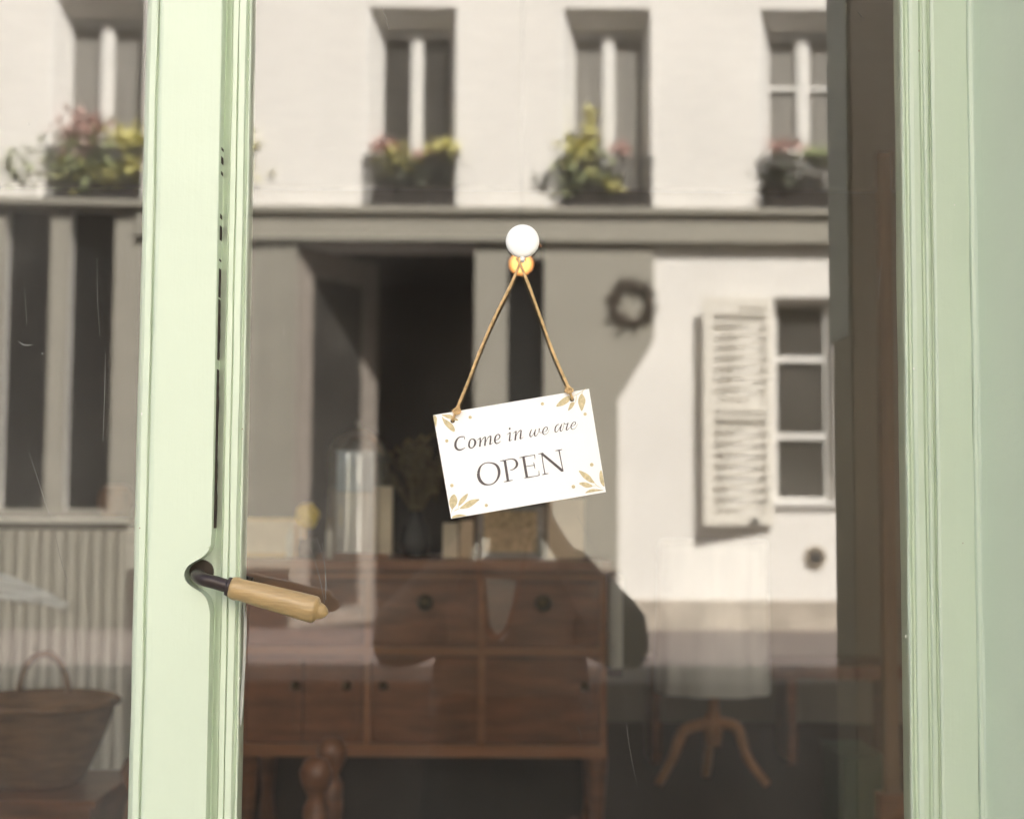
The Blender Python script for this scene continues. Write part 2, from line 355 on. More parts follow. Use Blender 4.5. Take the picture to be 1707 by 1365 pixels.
# shuttered window on the ground floor
bm = BM(); x0, x1, z0, z1 = hS[:4]; yy = yF-.16; t = .06
bx(bm, x0+.002, x0+t*.9, yy-.05, yy, z0+.002, z1-.002); bx(bm, x1-t*1.3, x1-.002, yy-.05, yy+.01, z0+.002, z1-.002); bx(bm, x0+t*.9, x1-t*1.3, yy-.05, yy, z0+.002, z0+.04); bx(bm, x0+t*.9, x1-t*1.3, yy-.05, yy, z1-.06, z1-.002)
for q in (592, 722): bx(bm, x0+t*.9, x1-t*1.3, yy-.045, yy-.003, fz(q)-.035, fz(q)+.03)
f = obj('window', bm, M_white, apt)
obj('pane', box(x0+t*.9, x1-t*1.3, yy-.05, yy-.046, z0+.04, z1-.06), M_dpane, f)
bm = BM(); bx(bm, x0-.05, x1+.05, yF-.2, yF+.05, z0-.05, z0-.002); obj('sill', bm, M_white, apt)
# louvred shutter folded back and slightly ajar
sx1 = fx(1286); sx0 = fx(1166); sz1 = fz(495); sz0 = fz(872); sw = sx1-sx0
ang = math.atan2(.13, sw)
def sh(bm, a, b, c, d, y0=0, y1=.035): return bx(bm, -a*sw, -b*sw, y0, y1, c, d)
def place(bm):
    M = Matrix.Translation((sx1, yF+.03, 0)) @ Matrix.Rotation(-ang, 4, 'Z'); bmesh.ops.transform(bm, matrix=M, verts=bm.verts); return bm
bm = BM(); H = sz1-sz0
for a, b in ((0, .10), (.86, 1.0)): sh(bm, a, b, sz0, sz1)
for c, d in ((0, .055), (.495, .54), (.955, 1)): sh(bm, .10, .86, sz0+c*H, sz0+d*H)
place(bm); s = obj('shutter', bm, mat('cream_shutter', (.70, .67, .60), .6, var=.04), apt, label='cream louvred shutter folded back against the wall')
bm = BM()
for a0, a1, n in ((.055, .495, 9), (.54, .955, 9)):
    for i in range(n):
        z = sz0+H*(a0+(a1-a0)*(i+.5)/n); h = H*(a1-a0)/n
        bx(bm, -.10*sw, -.86*sw, .012, .026, z-h*.235, z+h*.235)
place(bm); obj('louvres', bm, MATS['cream_shutter'], s)
bm = BM(); q_ = Vector((fx(1250), yF+.06, fz(866))); bx(bm, q_.x-.07, q_.x+.07, q_.y-.055, q_.y+.05, q_.z-.02, q_.z+.03); bevel(bm, .008); obj('catch', bm, M_iron, s)
# round vent and a dirt course at the foot of the wall
c = Vector((fx(1357), yF, fz(925)))
bm = BM(); tube(bm, [c+Vector((0, .0, 0)), c+Vector((0, .03, 0))], [.115, .105], 24); v = obj('vent', bm, mat('stained_cement', (.30, .25, .19), .9), apt)
bm = BM(); tube(bm, [c+Vector((0, .0305, 0)), c+Vector((0, .034, 0))], .07, 20); obj('grille', bm, M_iron, v)
bm = BM(); bx(bm, fx(1031), 9, yF+.002, yF+.03, .03, .35); bevel(bm, .01); obj('plinth', bm, mat('grimy_plinth', (.42, .37, .31), .9, var=.2, scale=4), apt)

# ================================================================ THE SHOP BUILDING (camera side of the street)
shop = thing('shop_building', 'pale green shopfront building that holds the glazed double door', 'building', (0, 0, 0))
SH = 11.5
M_stone = mat('shop_render', (.60, .57, .50), .9, var=.05, scale=1)
DX0, DX1, DZ0, DZ1 = -1.02, X(1626, -.03)+.0, .12, 2.52
bm = BM(); wall_holes(bm, -12, 9, 0, SH, 0.012, [(DX0, DX1+.05, DZ0, DZ1), (-4.6, -1.5, .9, 2.5), (1.9, 4.6, .9, 2.5)], .2, None)
bx(bm, -12, 9, .3, 9, SH-.2, SH); obj('wall', bm, M_stone, shop)
for a, b in ((-4.6, -1.5), (1.9, 4.6)):
    bm = BM(); bx(bm, a, a+.08, .03, .08, .9, 2.5); bx(bm, b-.08, b, .03, .08, .9, 2.5); bx(bm, a+.08, b-.08, .03, .08, 2.42, 2.5); bx(bm, a+.08, b-.08, .03, .08, .9, .98)
    f = obj('window', bm, M_green, shop); obj('pane', box(a+.08, b-.08, .05, .056, .98, 2.42), M_thin, f)
bm = BM(); bx(bm, DX0+.004, DX1+.046, -.06, .2, .0, DZ0-.002); obj('threshold', bm, mat('worn_stone', (.3, .28, .26), .8), shop)
# right frame post: arris and reveal, then a dark pier that stands out into the street
xr = X(1632, -.03)
bm = BM(); extrude_profile(bm, [(X(1621, -.018), .04), (X(1621, -.0195), -.0195), (X(1622.5, -.023), -.023), (X(1624.5, -.0275), -.0275), (X(1628, -.0285), -.0285), (X(1630.5, -.029), -.029), (xr+.001, -.032), (xr+.002, -.05), (xr+.001, -.31)], DZ0, DZ1, nz=.0003, seed=3)
obj('door_frame', bm, M_green, shop, smooth=False)
M_pier = mat('brown_pier', (.36, .25, .145), .6, var=.06, scale=2, stretch=(1, 1, .3))
bm = BM(); bx(bm, xr+.006, xr+.34, -.60, -.311, .70, 2.20); bevel(bm, .004); obj('pier', bm, M_pier, shop)
bm = BM(); bx(bm, xr+.004, xr+.34, -.73, -.602, .05, 2.20); bevel(bm, .004); obj('pier_corner', bm, mat('grey_brown_corner', (.32, .27, .19), .6, var=.1), shop)
bm = BM(); bx(bm, xr+.002, xr+.36, -.755, -.612, Z(568, .7, 1400), 2.22); bevel(bm, .004); obj('pier_capping', bm, mat('grey_green_capping', (.62, .63, .55), .6, var=.05), shop)
bm = BM(); bx(bm, xr+.36, xr+.9, -.10, .01, .05, 3.2); bevel(bm, .004)
bx(bm, DX0-.5, DX0-.01, -.10, .01, .05, 2.9); bx(bm, DX0-.5, xr+.9, -.12, .01, DZ1+.01, 2.95); obj('fascia', bm, M_green, shop)

# ---------------------------------------------------------------- door leaves
GB, GT = .62, 2.30      # glass bottom and top
ll = thing('door_leaf', 'left pale green door leaf with a broad flat stile scooped out beside the handle', 'door', (-.67, 0, DZ0), 'two leaves of the shop door')
rl = thing('door_leaf', 'right pale green door leaf with a large pane, moulded stiles and a wooden lever handle', 'door', (.1, 0, DZ0), 'two leaves of the shop door')
# left leaf: moulding beside the glass
xsl = X(254, -.030); xsr = X(357, -.030)
bm = BM(); extrude_profile(bm, [(X(229.5, 0), .02), (X(229.5, 0), .0), (X(230, -.012), -.010), (X(232, -.022), -.020), (X(237, -.025), -.0245), (X(245, -.026), -.0255), (X(247, -.026), -.0245), (X(248.5, -.02), -.020), (X(250.5, -.02), -.020), (X(252, -.026), -.0265), (xsl, -.0285), (xsl+.003, -.0295), (xsl+.009, -.0297)], DZ0+.01, DZ1-.01, seed=11)
obj('bead', bm, M_green, ll)
# flat slab with the scoop
edge = []
def e(px, py): q = P(px, py, -.030); edge.append((q.x, q.z))
xt = P(357, 682, -.030).x
ctrl = [(P(355, 888, -.03).x, P(355, 888, -.03).z)] + [(P(a, b, -.03).x, P(a, b, -.03).z) for a, b in ((354, 900), (350, 913), (341, 925), (328, 934), (316, 941), (309, 950), (307, 960), (311, 970), (322, 979), (336, 988), (344, 998), (348, 1010), (350, 1024))]
ctrl[0] = (xt, ctrl[0][1]); ctrl[-1] = (xt, ctrl[-1][1]); ctrl[1] = (xt-.0006, ctrl[1][1])
cv = catmull(ctrl, 4)
pts = [(xsl+.006, DZ0+.01), (xt, DZ0+.01)] + [(a, b) for a, b in cv[::-1]] + [(xt, DZ1-.01), (xsl+.006, DZ1-.01)]
bm = BM(); prism(bm, pts, -.030, -.004)
fr_e = [ed for ed in bm.edges if all(abs(v.co.y+.030) < 1e-5 for v in ed.verts) and not all(abs(v.co.x-xsl-.006) < 1e-4 for v in ed.verts)]
bmesh.ops.bevel(bm, geom=fr_e, offset=.0032, segments=4, affect='EDGES', profile=.5)
obj('stile', bm, M_green, ll)
bm = BM(); bx(bm, -.99, xsl, -.026, .02, GT, DZ1-.01); obj('top_rail', bm, M_green, ll)
bm = BM(); bx(bm, -.99, xsl, -.026, .02, DZ0+.01, GB); bevel(bm, .003); obj('bottom_rail', bm, M_green, ll)
bm = BM(); bx(bm, -.99, -.88, -.0265, .021, DZ0+.01, DZ1-.01); bevel(bm, .003); obj('stile', bm, M_green, ll)
# the old pane sits slightly skewed in its rebate
bm = BM(); g0 = -.895; g1 = X(229.5, 0)+.012; sk = math.tan(R(2.4))
vs = bx(bm, g0, g1, 0, .004, GB-.01, GT+.01)
for v in vs: v.co.y += (v.co.x-g1)*(-sk)*-1
for v in vs: v.co.y += .002
obj('glass_pane', bm, M_glass2, ll)
# right leaf: meeting stile
prof = [(X(300, -.008), -.004), (X(357, -.006), -.0045), (X(361, -.005), -.005), (X(366, -.006), -.0065), (X(371, -.010), -.0115), (X(374.5, -.016), -.0165), (X(375.5, -.016), -.0145), (X(377, -.0165), -.0175), (X(384.5, -.018), -.018), (X(386, -.015), -.0145), (X(387.5, -.018), -.0180), (X(397.5, -.018), -.0175), (X(400, -.012), -.0105), (X(403, -.008), -.0085), (X(404.5, -.011), -.0115), (X(406.5, -.011), -.0108), (X(408, -.004), -.004), (X(408, 0), .0), (X(408, 0), .03)]
bm = BM(); extrude_profile(bm, prof, DZ0+.01, DZ1-.01, seed=21); obj('stile', bm, M_green, rl)
bm = BM(); a = P(359.5, 880, -.006); b = P(364.5, 250, -.006)
cr = BM(); zz = [a.z+(b.z-a.z)*i/60 for i in range(61)]
rnd = random.Random(5)
rows = []
for z in zz:
    wv = -.0006+.0009*(1-(z-a.z)/(b.z-a.z))+.0002*math.sin(z*61)+rnd.uniform(-.0003, .0004)
    xx = xt-.0004
    rows.append([cr.verts.new((xx, -.0195, z)), cr.verts.new((xx+max(wv, -.0012)+.0008, -.0190, z)), cr.verts.new((xx+max(wv, -.0012)+.0008, -.006, z)), cr.verts.new((xx, -.006, z))])
for r0, r1 in zip(rows, rows[1:]):
    for i in range(4): cr.faces.new((r0[i], r0[(i+1) % 4], r1[(i+1) % 4], r1[i]))
cr.faces.new(rows[0][::-1]); cr.faces.new(rows[-1]); bm.free()
obj('dark_joint', cr, mat('dark_joint_brown', (.045, .03, .02), .9, var=.4, scale=60), rl)  # dark strip drawn along the gap between the two leaves
# right leaf: hinge stile
bm = BM(); prof = [(X(1509, 0), .03), (X(1509, 0), 0), (X(1510, -.010), -.0095), (X(1512, -.0125), -.0125), (X(1515, -.013), -.0125), (X(1517.5, -.009), -.0085), (X(1521, -.009), -.0088), (X(1523.5, -.013), -.0135), (X(1530, -.015), -.0155), (X(1540, -.016), -.0155), (X(1542.5, -.012), -.012), (X(1545.5, -.012), -.012), (X(1547.5, -.0175), -.0178), (X(1551, -.018), -.0182), (X(1555, -.0178), -.0175), (X(1556.5, -.013), -.0132), (X(1558.5, -.013), -.0132), (X(1560.5, -.019), -.0192), (X(1566, -.0205), -.0205), (X(1590, -.020), -.0202), (X(1621, -.020), -.020), (X(1622, -.01), .01)]
extrude_profile(bm, prof, DZ0+.01, DZ1-.01, seed=31); obj('stile', bm, M_green, rl)
xa, xb = X(408, 0), X(1509, 0)
bm = BM(); bx(bm, xa, xb, -.016, .03, GT, DZ1-.01); bevel(bm, .003); obj('top_rail', bm, M_green, rl)
bm = BM(); bx(bm, xa, xb, -.016, .03, DZ0+.01, GB); bevel(bm, .003); obj('bottom_rail', bm, M_green, rl)
obj('glass_pane', box(xa-.01, xb+.01, .001, .005, GB-.01, GT+.01), M_glass, rl)
# paint dragged onto the glass beside the stile, and a few scratches
def stroke_mesh(bm, pts, y, k=5):
    """pts (x, z, width) flat ribbon"""
    c = catmull(pts, k); L = []
    for i, (x, z, w_) in enumerate(c):
        x0, z0, _ = c[max(i-1, 0)]; x1, z1, _ = c[min(i+1, len(c)-1)]
        d = Vector((x1-x0, z1-z0)); d = d.normalized() if d.length > 1e-9 else Vector((1, 0)); nn = Vector((-d.y, d.x))*w_/2
        L.append((bm.verts.new((x+nn.x, y, z+nn.y)), bm.verts.new((x-nn.x, y, z-nn.y))))
    for a_, b_ in zip(L, L[1:]): bm.faces.new((a_[0], a_[1], b_[1], b_[0]))
def wp(px, py, wpx, y=-.0005): q = P(px, py, y); return (q.x, q.z, wpx/1394)
M_smear = mat('dry_pale_paint', (.50, .50, .47), .8, var=.35, scale=70, stretch=(3, 1, .25))
bm = BM()
for i, pp in enumerate((((406, 1006, 1), (408.5, 1040, 4), (407, 1090, 3), (405, 1130, 4), (402.5, 1180, 5), (401, 1210, 1)), ((411, 1010, .6), (410.5, 1060, 1.6), (408, 1120, 1.0), (406, 1160, .5)))):
    stroke_mesh(bm, [wp(*q) for q in pp], -.0004-.0001*i)
obj('paint_smear', bm, M_smear, rl)
M_scr = mat('scratch', (.22, .21, .19), .6)
bm = BM(); rnd = random.Random(9)
SC = [((537, 905, .6), (542, 950, .9), (543, 1000, 1.2)), ((518, 915, .4), (532, 960, .7), (541, 1005, .6)), ((527, 895, .4), (540, 935, .6), (545, 985, .8)), ((1047, 1120, .2), (1044, 1200, .4), (1054, 1270, .5), (1063, 1310, .2)), ((1471, 430, .3), (1466, 470, 1), (1464, 500, .6)), ((1492, 505, .4), (1491, 560, .6), (1491, 620, .3)), ((636, 10, .4), (650, 50, .7)), ((962, 860, .3), (985, 900, .6), (1005, 950, .3)), ((1430, 20, .5), (1436, 28, 1.1), (1442, 31, .4))]
for _ in range(14):
    cx, cy = rnd.uniform(430, 1490), rnd.uniform(60, 1340); a_ = rnd.uniform(1.2, 1.9); L_ = rnd.uniform(8, 34)
    SC.append(((cx, cy, .25), (cx+math.cos(a_)*L_*.5+rnd.uniform(-2, 2), cy+math.sin(a_)*L_*.5, .45), (cx+math.cos(a_)*L_, cy+math.sin(a_)*L_, .2)))
for pp in SC: bm = BM(); stroke_mesh(bm, [wp(q[0], q[1], q[2]*.8) for q in pp], -.0003); obj('scratch', bm, M_scr, rl)
for pp in (((175, 588, .5), (174, 650, 1.1), (171, 735, .8)), ((29, 568, .5), (40, 575, 2.6), (54, 574, .6)), ((48, 755, .4), (66, 810, .8), (90, 885, .4)), ((90, 885, .4), (100, 930, .8), (112, 970, .3)), ((161, 430, .4), (162, 500, .6), (166, 560, .4)), ((40, 480, .3), (44, 540, .6))):
    bm = BM(); stroke_mesh(bm, [wp(q[0], q[1], q[2]*.8, -.006) for q in pp], -.0045); obj('scratch', bm, M_scr, ll)

M_chip = mat('chipped_old_paint', (.30, .22, .13), .9, var=.4, scale=200); M_chip2 = mat('chipped_pale_paint', (.80, .80, .72), .8)
rnd = random.Random(31)
CH = [(366, 262, -.0068, rl, 0, 1.4), (365, 305, -.0068, rl, 0, 1.2), (1523, 615, -.0138, rl, 1, 1.6), (1510, 470, -.0098, rl, 1, 1.3), (1510, 1060, -.0098, rl, 1, 1.5), (1566, 1010, -.0208, rl, 1, 1.0), (1605, 905, -.0204, rl, 0, .8), (1591, 342, -.0204, rl, 1, 1.2), (236, 690, -.0255, ll, 1, 1.5), (233, 880, -.0245, ll, 0, 1.0), (405, 560, -.0120, rl, 1, 1.2), (404, 715, -.0120, rl, 0, 1.0), (402, 985, -.0120, rl, 1, 1.4), (399, 1130, -.0120, rl, 1, 1.2), (414, 100, -.0120, rl, 1, 1.2), (1532, 85, -.0160, rl, 0, 1.0), (1545, 423, -.0126, rl, 0, .9), (1514, 790, -.0132, rl, 1, .9), (1643, 1240, -.0, None, 0, 0)]
for px_, py_, y_, pa_, k_, s_ in CH[:-1]:
    q_ = P(px_, py_, y_-.0006); bm = BM()
    bm.faces.new([bm.verts.new((q_.x+s_*.0007*rnd.uniform(.5, 1.3)*math.cos(i_*.785), q_.y, q_.z+s_*.0013*rnd.uniform(.5, 1.3)*math.sin(i_*.785))) for i_ in range(8)])
    obj('paint_chip', bm, M_chip2 if k_ else M_chip, pa_)
# lever handle
hy = -.052
p0 = P(331, 957, -.006); p1 = P(329, 960, -.035); p2 = P(341, 966, -.050); p3 = P(360, 971, hy); p4 = P(383, 978, hy); tip = P(547, 1022, hy-.004)
hd = obj('handle', BM(), None, rl) if False else None
bm = BM(); tube(bm, catmull([tuple(p0+Vector((0, .006, 0))), tuple(p0), tuple(p1), tuple(p2), tuple(p3), tuple(p4)], 8), .0077, 16); hn = obj('handle', bm, mat('brown_metal', (.045, .032, .030), .38, metal=.35, var=.2, scale=40), rl, smooth=True)
ax = (tip-p4); L = ax.length; ax.normalize()
def along(prof, m_, name, label=None, n=24):
    bm = BM(); tube(bm, [p4+ax*(s*L) for s, r in prof], [r for s, r in prof], n); return obj(name, bm, m_, hn, smooth=True, label=label)
along([(-.03, .0085), (-.025, .0108), (-.005, .0112), (.012, .0112), (.014, .0095)], MATS['brown_metal'], 'collar')
def wood_mat():
    m = mat('varnished_wood', (.40, .27, .12), .36, var=.22, scale=16, stretch=(1, 5, 9), bump=.5, bscale=60, coat=.35)
    return m
rot = wood_mat()
along([(.008, .0098), (.012, .0118), (.04, .0132), (.075, .0136), (.10, .0127), (.13, .0127), (.3, .0138), (.55, .0148), (.78, .0157), (.85, .0158), (.872, .0152), (.892, .0122), (.900, .0100), (.925, .0092), (.955, .0078), (.985, .0045), (1.0, .001)], rot, 'grip')
rc = p0+Vector((.000, 0.001, .001)); bm = BM()
tube(bm, [rc+Vector((.004, .003, .002)), rc+Vector((.004, -.004, .002))], .0142, 28); obj('rose', bm, mat('dark_bronze', (.035, .024, .016), .4, metal=.3), hn)
# inside lever
bm = BM(); yi = .055
q0 = P(331, 957, .03); tube(bm, catmull([(q0.x, .02, q0.z), (q0.x, .045, q0.z), (q0.x+.02, yi, q0.z-.003), (q0.x+.06, yi, q0.z-.012)], 6), .0077, 12); obj('inner_handle', bm, MATS['brown_metal'], rl, smooth=True)

# ================================================================ SIGN
YS = -.0105
def sp(px, py, y=YS): return P(px, py, y)
TL, TR, BR, BL = [sp(*q) for q in ((722, 692), (982, 648), (1010, 820), (752, 864.5))]
H1 = (715+748/18.97, 680+405/18.97); H2 = (900+830/15.52, 640+400/15.52)
sign = thing('open_sign', 'small white sign reading Come in we are OPEN, tilted on its twine', 'sign', tuple((TL+BR)/2))
# board with two holes: polygon bridged by a grid
bm = BM(); corners = [TL, TR, BR, BL]
outer = [bm.verts.new((c.x, YS, c.z)) for c in corners]
loops = [outer]
for hx, hz in (H1, H2):
    c = sp(hx, hz); loops.append([bm.verts.new((c.x+.0028*math.cos(a_*math.pi/8), YS, c.z+.0028*math.sin(a_*math.pi/8))) for a_ in range(16)])
eds = []
for lp in loops:
    for i in range(len(lp)): eds.append(bm.edges.new((lp[i], lp[(i+1) % len(lp)])))
bmesh.ops.triangle_fill(bm, edges=eds, use_beauty=True)
for f_ in bm.faces:
    if f_.normal.y > 0: f_.normal_flip()
ex = bmesh.ops.extrude_face_region(bm, geom=bm.faces[:]); bmesh.ops.translate(bm, verts=[v for v in ex['geom'] if isinstance(v, bmesh.types.BMVert)], vec=(0, .0035, 0))
obj('board', bm, mat('white_card', (.88, .875, .86), .55, var=.01), sign)
# lettering
LT = []
def tr(ox, oy, sc, strokes): LT.extend([[(ox+a_/sc, oy+b_/sc, c_/sc) for a_, b_, c_ in s_] for s_ in strokes])
tr(740, 690, 14.225, [
 [(490,608,8),(489,580,16),(486,555,22)], [(495,540,12),(450,538,24),(385,545,24),(325,585,34),(283,660,50),(272,735,56),(288,800,54),(335,845,42),(395,850,30),(450,828,22),(508,796,8)],
 [(595,700,44),(598,765,42),(638,808,26),(695,785,26),(733,725,44),(742,655,48),(716,608,36),(672,592,20),(622,622,28),(595,700,44)],
 [(792,618,8),(830,592,14),(868,560,22)], [(862,560,26),(862,660,36),(850,775,40)], [(868,700,8),(905,610,14),(960,555,20),(990,545,26)], [(985,545,28),(980,640,36),(970,755,40)], [(996,660,8),(1040,570,14),(1085,530,20),(1115,522,26)], [(1114,520,28),(1105,620,36),(1090,722,36)], [(1085,728,22),(1115,715,14),(1160,682,6)],
 [(1218,622,10),(1275,602,14),(1318,565,24),(1326,520,28),(1300,487,24),(1262,492,20),(1224,540,34),(1208,610,44),(1214,665,40),(1245,698,28),(1295,685,18),(1352,640,6)],
 [(1558,322,14),(1560,336,40),(1560,358,40),(1562,374,14)], [(1492,496,7),(1530,468,12),(1568,436,22)], [(1572,432,24),(1562,540,34),(1550,640,34)], [(1550,642,22),(1580,630,14),(1616,600,6)]])
tr(850, 680, 14.225, [
 [(78,602,7),(110,575,12),(150,548,20)], [(148,545,26),(136,660,36),(122,768,38)], [(142,690,8),(180,600,12),(230,540,18),(268,528,26)], [(268,526,28),(256,630,36),(244,730,36)], [(242,738,22),(275,722,14),(320,688,6)],
 [(518,505,12),(492,560,24),(474,625,32),(480,670,28),(505,680,18),(545,635,10),(580,570,9),(618,500,12)], [(618,500,14),(594,560,28),(584,620,32),(592,658,26),(618,662,16),(655,620,10),(682,570,8),(694,530,22),(697,482,26)], [(692,560,10),(720,582,11),(755,582,9),(790,570,8)],
 [(785,572,7),(835,560,9),(882,515,18),(888,470,22),(862,450,14),(815,480,22),(782,545,30),(784,600,28),(815,628,16),(860,618,9),(905,575,7),(932,500,5)],
 [(1165,388,12),(1125,398,18),(1085,450,28),(1070,515,30),(1076,562,26),(1105,570,16),(1150,520,9),(1195,440,9),(1238,378,12)], [(1235,380,16),(1210,440,28),(1192,505,30),(1200,545,24),(1225,545,14),(1258,490,8),(1275,420,7),(1285,365,8)],
 [(1280,352,18),(1300,378,18),(1335,385,10),(1385,352,18)], [(1382,352,20),(1355,430,28),(1338,500,30),(1350,525,20),(1380,505,12),(1425,455,7)],
 [(1440,432,7),(1500,420,9),(1548,385,18),(1555,345,20),(1530,328,13),(1482,365,22),(1452,425,28),(1452,475,26),(1480,505,16),(1525,498,9),(1570,450,7),(1603,378,5)]])
tr(785, 740, 10.345, [
 [(129,500,48),(134,565,52),(165,635,52),(225,688,38),(300,702,22),(375,685,20),(435,635,26),(475,560,38),(486,480,46),(468,405,46),(420,350,34),(345,326,20),(265,326,16),(195,358,20),(150,420,34),(129,500,48)],
 [(582,275,44),(612,460,44),(640,642,44)], [(500,292,8),(535,290,14),(565,284,26)], [(570,652,8),(610,645,16),(640,637,24),(680,630,16),(722,622,8)], [(585,280,12),(650,264,16),(710,258,18),(765,278,30),(793,330,42),(785,385,36),(740,430,20),(700,446,14),(672,442,8)],
 [(905,218,44),(935,400,44),(967,580,44)], [(835,236,8),(875,230,16),(915,220,20),(1000,205,13),(1098,188,12)], [(1096,180,12),(1102,215,14),(1106,262,6)], [(950,388,12),(1020,376,12),(1085,366,12)], [(1080,315,6),(1090,350,16),(1096,385,16),(1106,428,6)], [(922,584,10),(1000,574,18),(1090,558,12),(1176,540,14)], [(1172,458,6),(1174,500,12),(1178,545,18)],
 [(1222,170,20),(1245,340,16),(1278,520,20)], [(1215,160,40),(1400,312,44),(1575,460,46)], [(1518,102,22),(1550,270,18),(1590,470,16)], [(1160,174,8),(1200,166,14),(1250,158,16)], [(1228,530,8),(1275,518,20),(1338,508,8)], [(1455,116,8),(1515,108,20),(1575,94,8)], [(1540,450,10),(1570,466,20),(1596,470,6)]])
bm = BM()
for i, s_ in enumerate(LT):
    stroke_mesh(bm, [(sp(a_, b_).x, sp(a_, b_).z, c_/1402) for a_, b_, c_ in s_], YS-.0002-.000004*(i % 12), 8)
obj('lettering', bm, mat('reflection_greyed_ink', (.085, .070, .070), .6, var=.15), sign)  # grey of the glass reflection is put into the black ink's colour
# gold leaves and dots
M_gold = mat('dull_gold_ink', (.55, .46, .27), .5, var=.22, scale=260, metal=.1)
def smooth_poly(pts, k=4):
    n = len(pts); out = []
    for i in range(n):
        p0_, p1_, p2_, p3_ = pts[(i-1) % n], pts[i], pts[(i+1) % n], pts[(i+2) % n]
        sharp = 0
        for j in range(k):
            t_ = j/k; out.append(tuple(.5*((2*b_)+(-a_+c_)*t_+(2*a_-5*b_+4*c_-d_)*t_*t_+(-a_+3*b_-3*c_+d_)*t_**3) for a_, b_, c_, d_ in zip(p0_, p1_, p2_, p3_)))
    return out
GL = [((740, 800), 14.225, [[(190,690),(135,590),(134,480),(170,390),(240,340),(290,390),(318,480),(295,580),(230,660)], [(348,612),(362,510),(430,410),(560,320),(556,390),(505,480),(430,560)], [(375,678),(470,585),(570,505),(680,462),(842,455),(765,530),(665,610),(560,662)], [(200,905),(212,855),(300,822),(400,812),(470,825),(535,848),(400,868)]], [[(182,770,8),(190,720,12),(200,680,20)], [(235,742,6),(290,705,14),(360,676,12)], [(345,660,8),(350,600,10)]], [(188,130,40), (1005,600,38)]),
      ((715, 680), 18.97, [[(135,262),(205,245),(250,320),(245,450),(212,600)], [(410,275),(490,340),(620,420),(745,520),(820,680),(785,755),(650,670),(520,540),(455,420)], [(400,225),(560,205),(700,225),(800,290),(925,378),(860,398),(640,340)]], [], [(1305,295,52), (565,1040,52)]),
      ((900, 640), 15.52, [[(420,580),(500,460),(620,360),(760,310),(765,430),(650,530),(540,572)], [(730,690),(760,570),(805,485),(890,472),(888,530),(830,620)], [(1082,700),(1030,610),(988,470),(1010,350),(1080,250),(1150,340),(1178,440),(1140,580)]], [[(1190,112,8),(1100,185,12),(950,280,12),(870,305,8)], [(1110,175,8),(1085,260,14)], [(945,285,6),(935,400,14),(915,490,6)]], [(65,515,42), (1170,780,42)]),
      ((930, 760), 18.97, [[(665,460),(850,520),(1000,620),(1090,740),(1160,850),(1020,830),(860,730),(740,600)], [(665,870),(760,832),(900,840),(1080,920),(1065,975),(890,998),(770,940)], [(1362,445),(1315,560),(1325,760),(1380,890),(1475,950),(1415,580)], [(870,1172),(1000,1064),(1150,1042),(1390,1068),(1440,1084),(1200,1118)]], [[(1155,845,10),(1210,915,14),(1380,1030,10)], [(1070,950,10),(1150,938,10),(1225,938,8)]], [(1070,275,58), (490,970,58)])]
k_ = 0
for (ox, oy), sc, pol, stm, dots in GL:
    bm = BM()
    for pl in pol:
        q = [sp(ox+a_/sc, oy+b_/sc) for a_, b_ in smooth_poly(pl)]; vs = [bm.verts.new((v.x, YS-.00025-.000003*k_, v.z)) for v in q]; bm.faces.new(vs); k_ += 1
    for st in stm: stroke_mesh(bm, [(sp(ox+a_/sc, oy+b_/sc).x, sp(ox+a_/sc, oy+b_/sc).z, c_/sc/1402) for a_, b_, c_ in st], YS-.00018)
    for a_, b_, r_ in dots:
        c = sp(ox+a_/sc, oy+b_/sc); bm.faces.new([bm.verts.new((c.x+r_/sc/1402*math.cos(t_*math.pi/8), YS-.0002, c.z+r_/sc/1402*math.sin(t_*math.pi/8))) for t_ in range(16)])
    obj('leaf_print', bm, M_gold, sign)
# twine: two-ply jute with stray fibres
M_tw = mat('jute_twine', (.60, .41, .20), .85, var=.3, scale=150)
def twine(bm, path, r=.0014, ply=3, pitch=.0075, seed=1):
    rnd = random.Random(seed); pts = [Vector(p) for p in catmull([tuple(p) for p in path], 24)]
    # resample
    res = [pts[0]]; acc = 0
    for a_, b_ in zip(pts, pts[1:]):
        n_ = max(1, int((b_-a_).length/.0008))
        for i in range(1, n_+1): res.append(a_.lerp(b_, i/n_))
    for k in range(ply):
        out = []; s_ = 0
        for i, p in enumerate(res):
            d = (res[min(i+1, len(res)-1)]-res[max(i-1, 0)]).normalized(); u, t_ = ring_frame(p, d)
            if i: s_ += (p-res[i-1]).length
            an = s_/pitch*2*math.pi+k*2*math.pi/ply; out.append(p+(u*math.cos(an)+t_*math.sin(an))*r*.62)
        tube(bm, out, [r*.72*(1+.12*math.sin(i*.13+k)+.08*math.sin(i*.041)) for i in range(len(out))], 6)
    for _ in range(int(len(res)/3)):
        p = rnd.choice(res); v = Vector((rnd.gauss(0, 1), -abs(rnd.gauss(0, .4)), rnd.gauss(0, 1))).normalized(); L_ = rnd.uniform(.0015, .0042)
        tube(bm, [p, p+v*L_*.6, p+v*L_+Vector((rnd.uniform(-1, 1)*.0008, 0, rnd.uniform(-1, 1)*.0008))], [.00020, .00017, .0001], 3, caps=False)
ap = sp(867, 434, -.014); h1 = sp(*H1, -.0115); h2 = sp(*H2, -.0115)
k1 = sp(761, 683, -.0125); k2 = sp(949, 648, -.0125)
bm = BM()
twine(bm, [sp(875, 432, -.010), ap+Vector((.001, 0, -.002)), sp(850, 478, -.0145), sp(823, 532, -.0135), sp(800, 585, -.0125), sp(781, 634, -.0125), k1], seed=1)
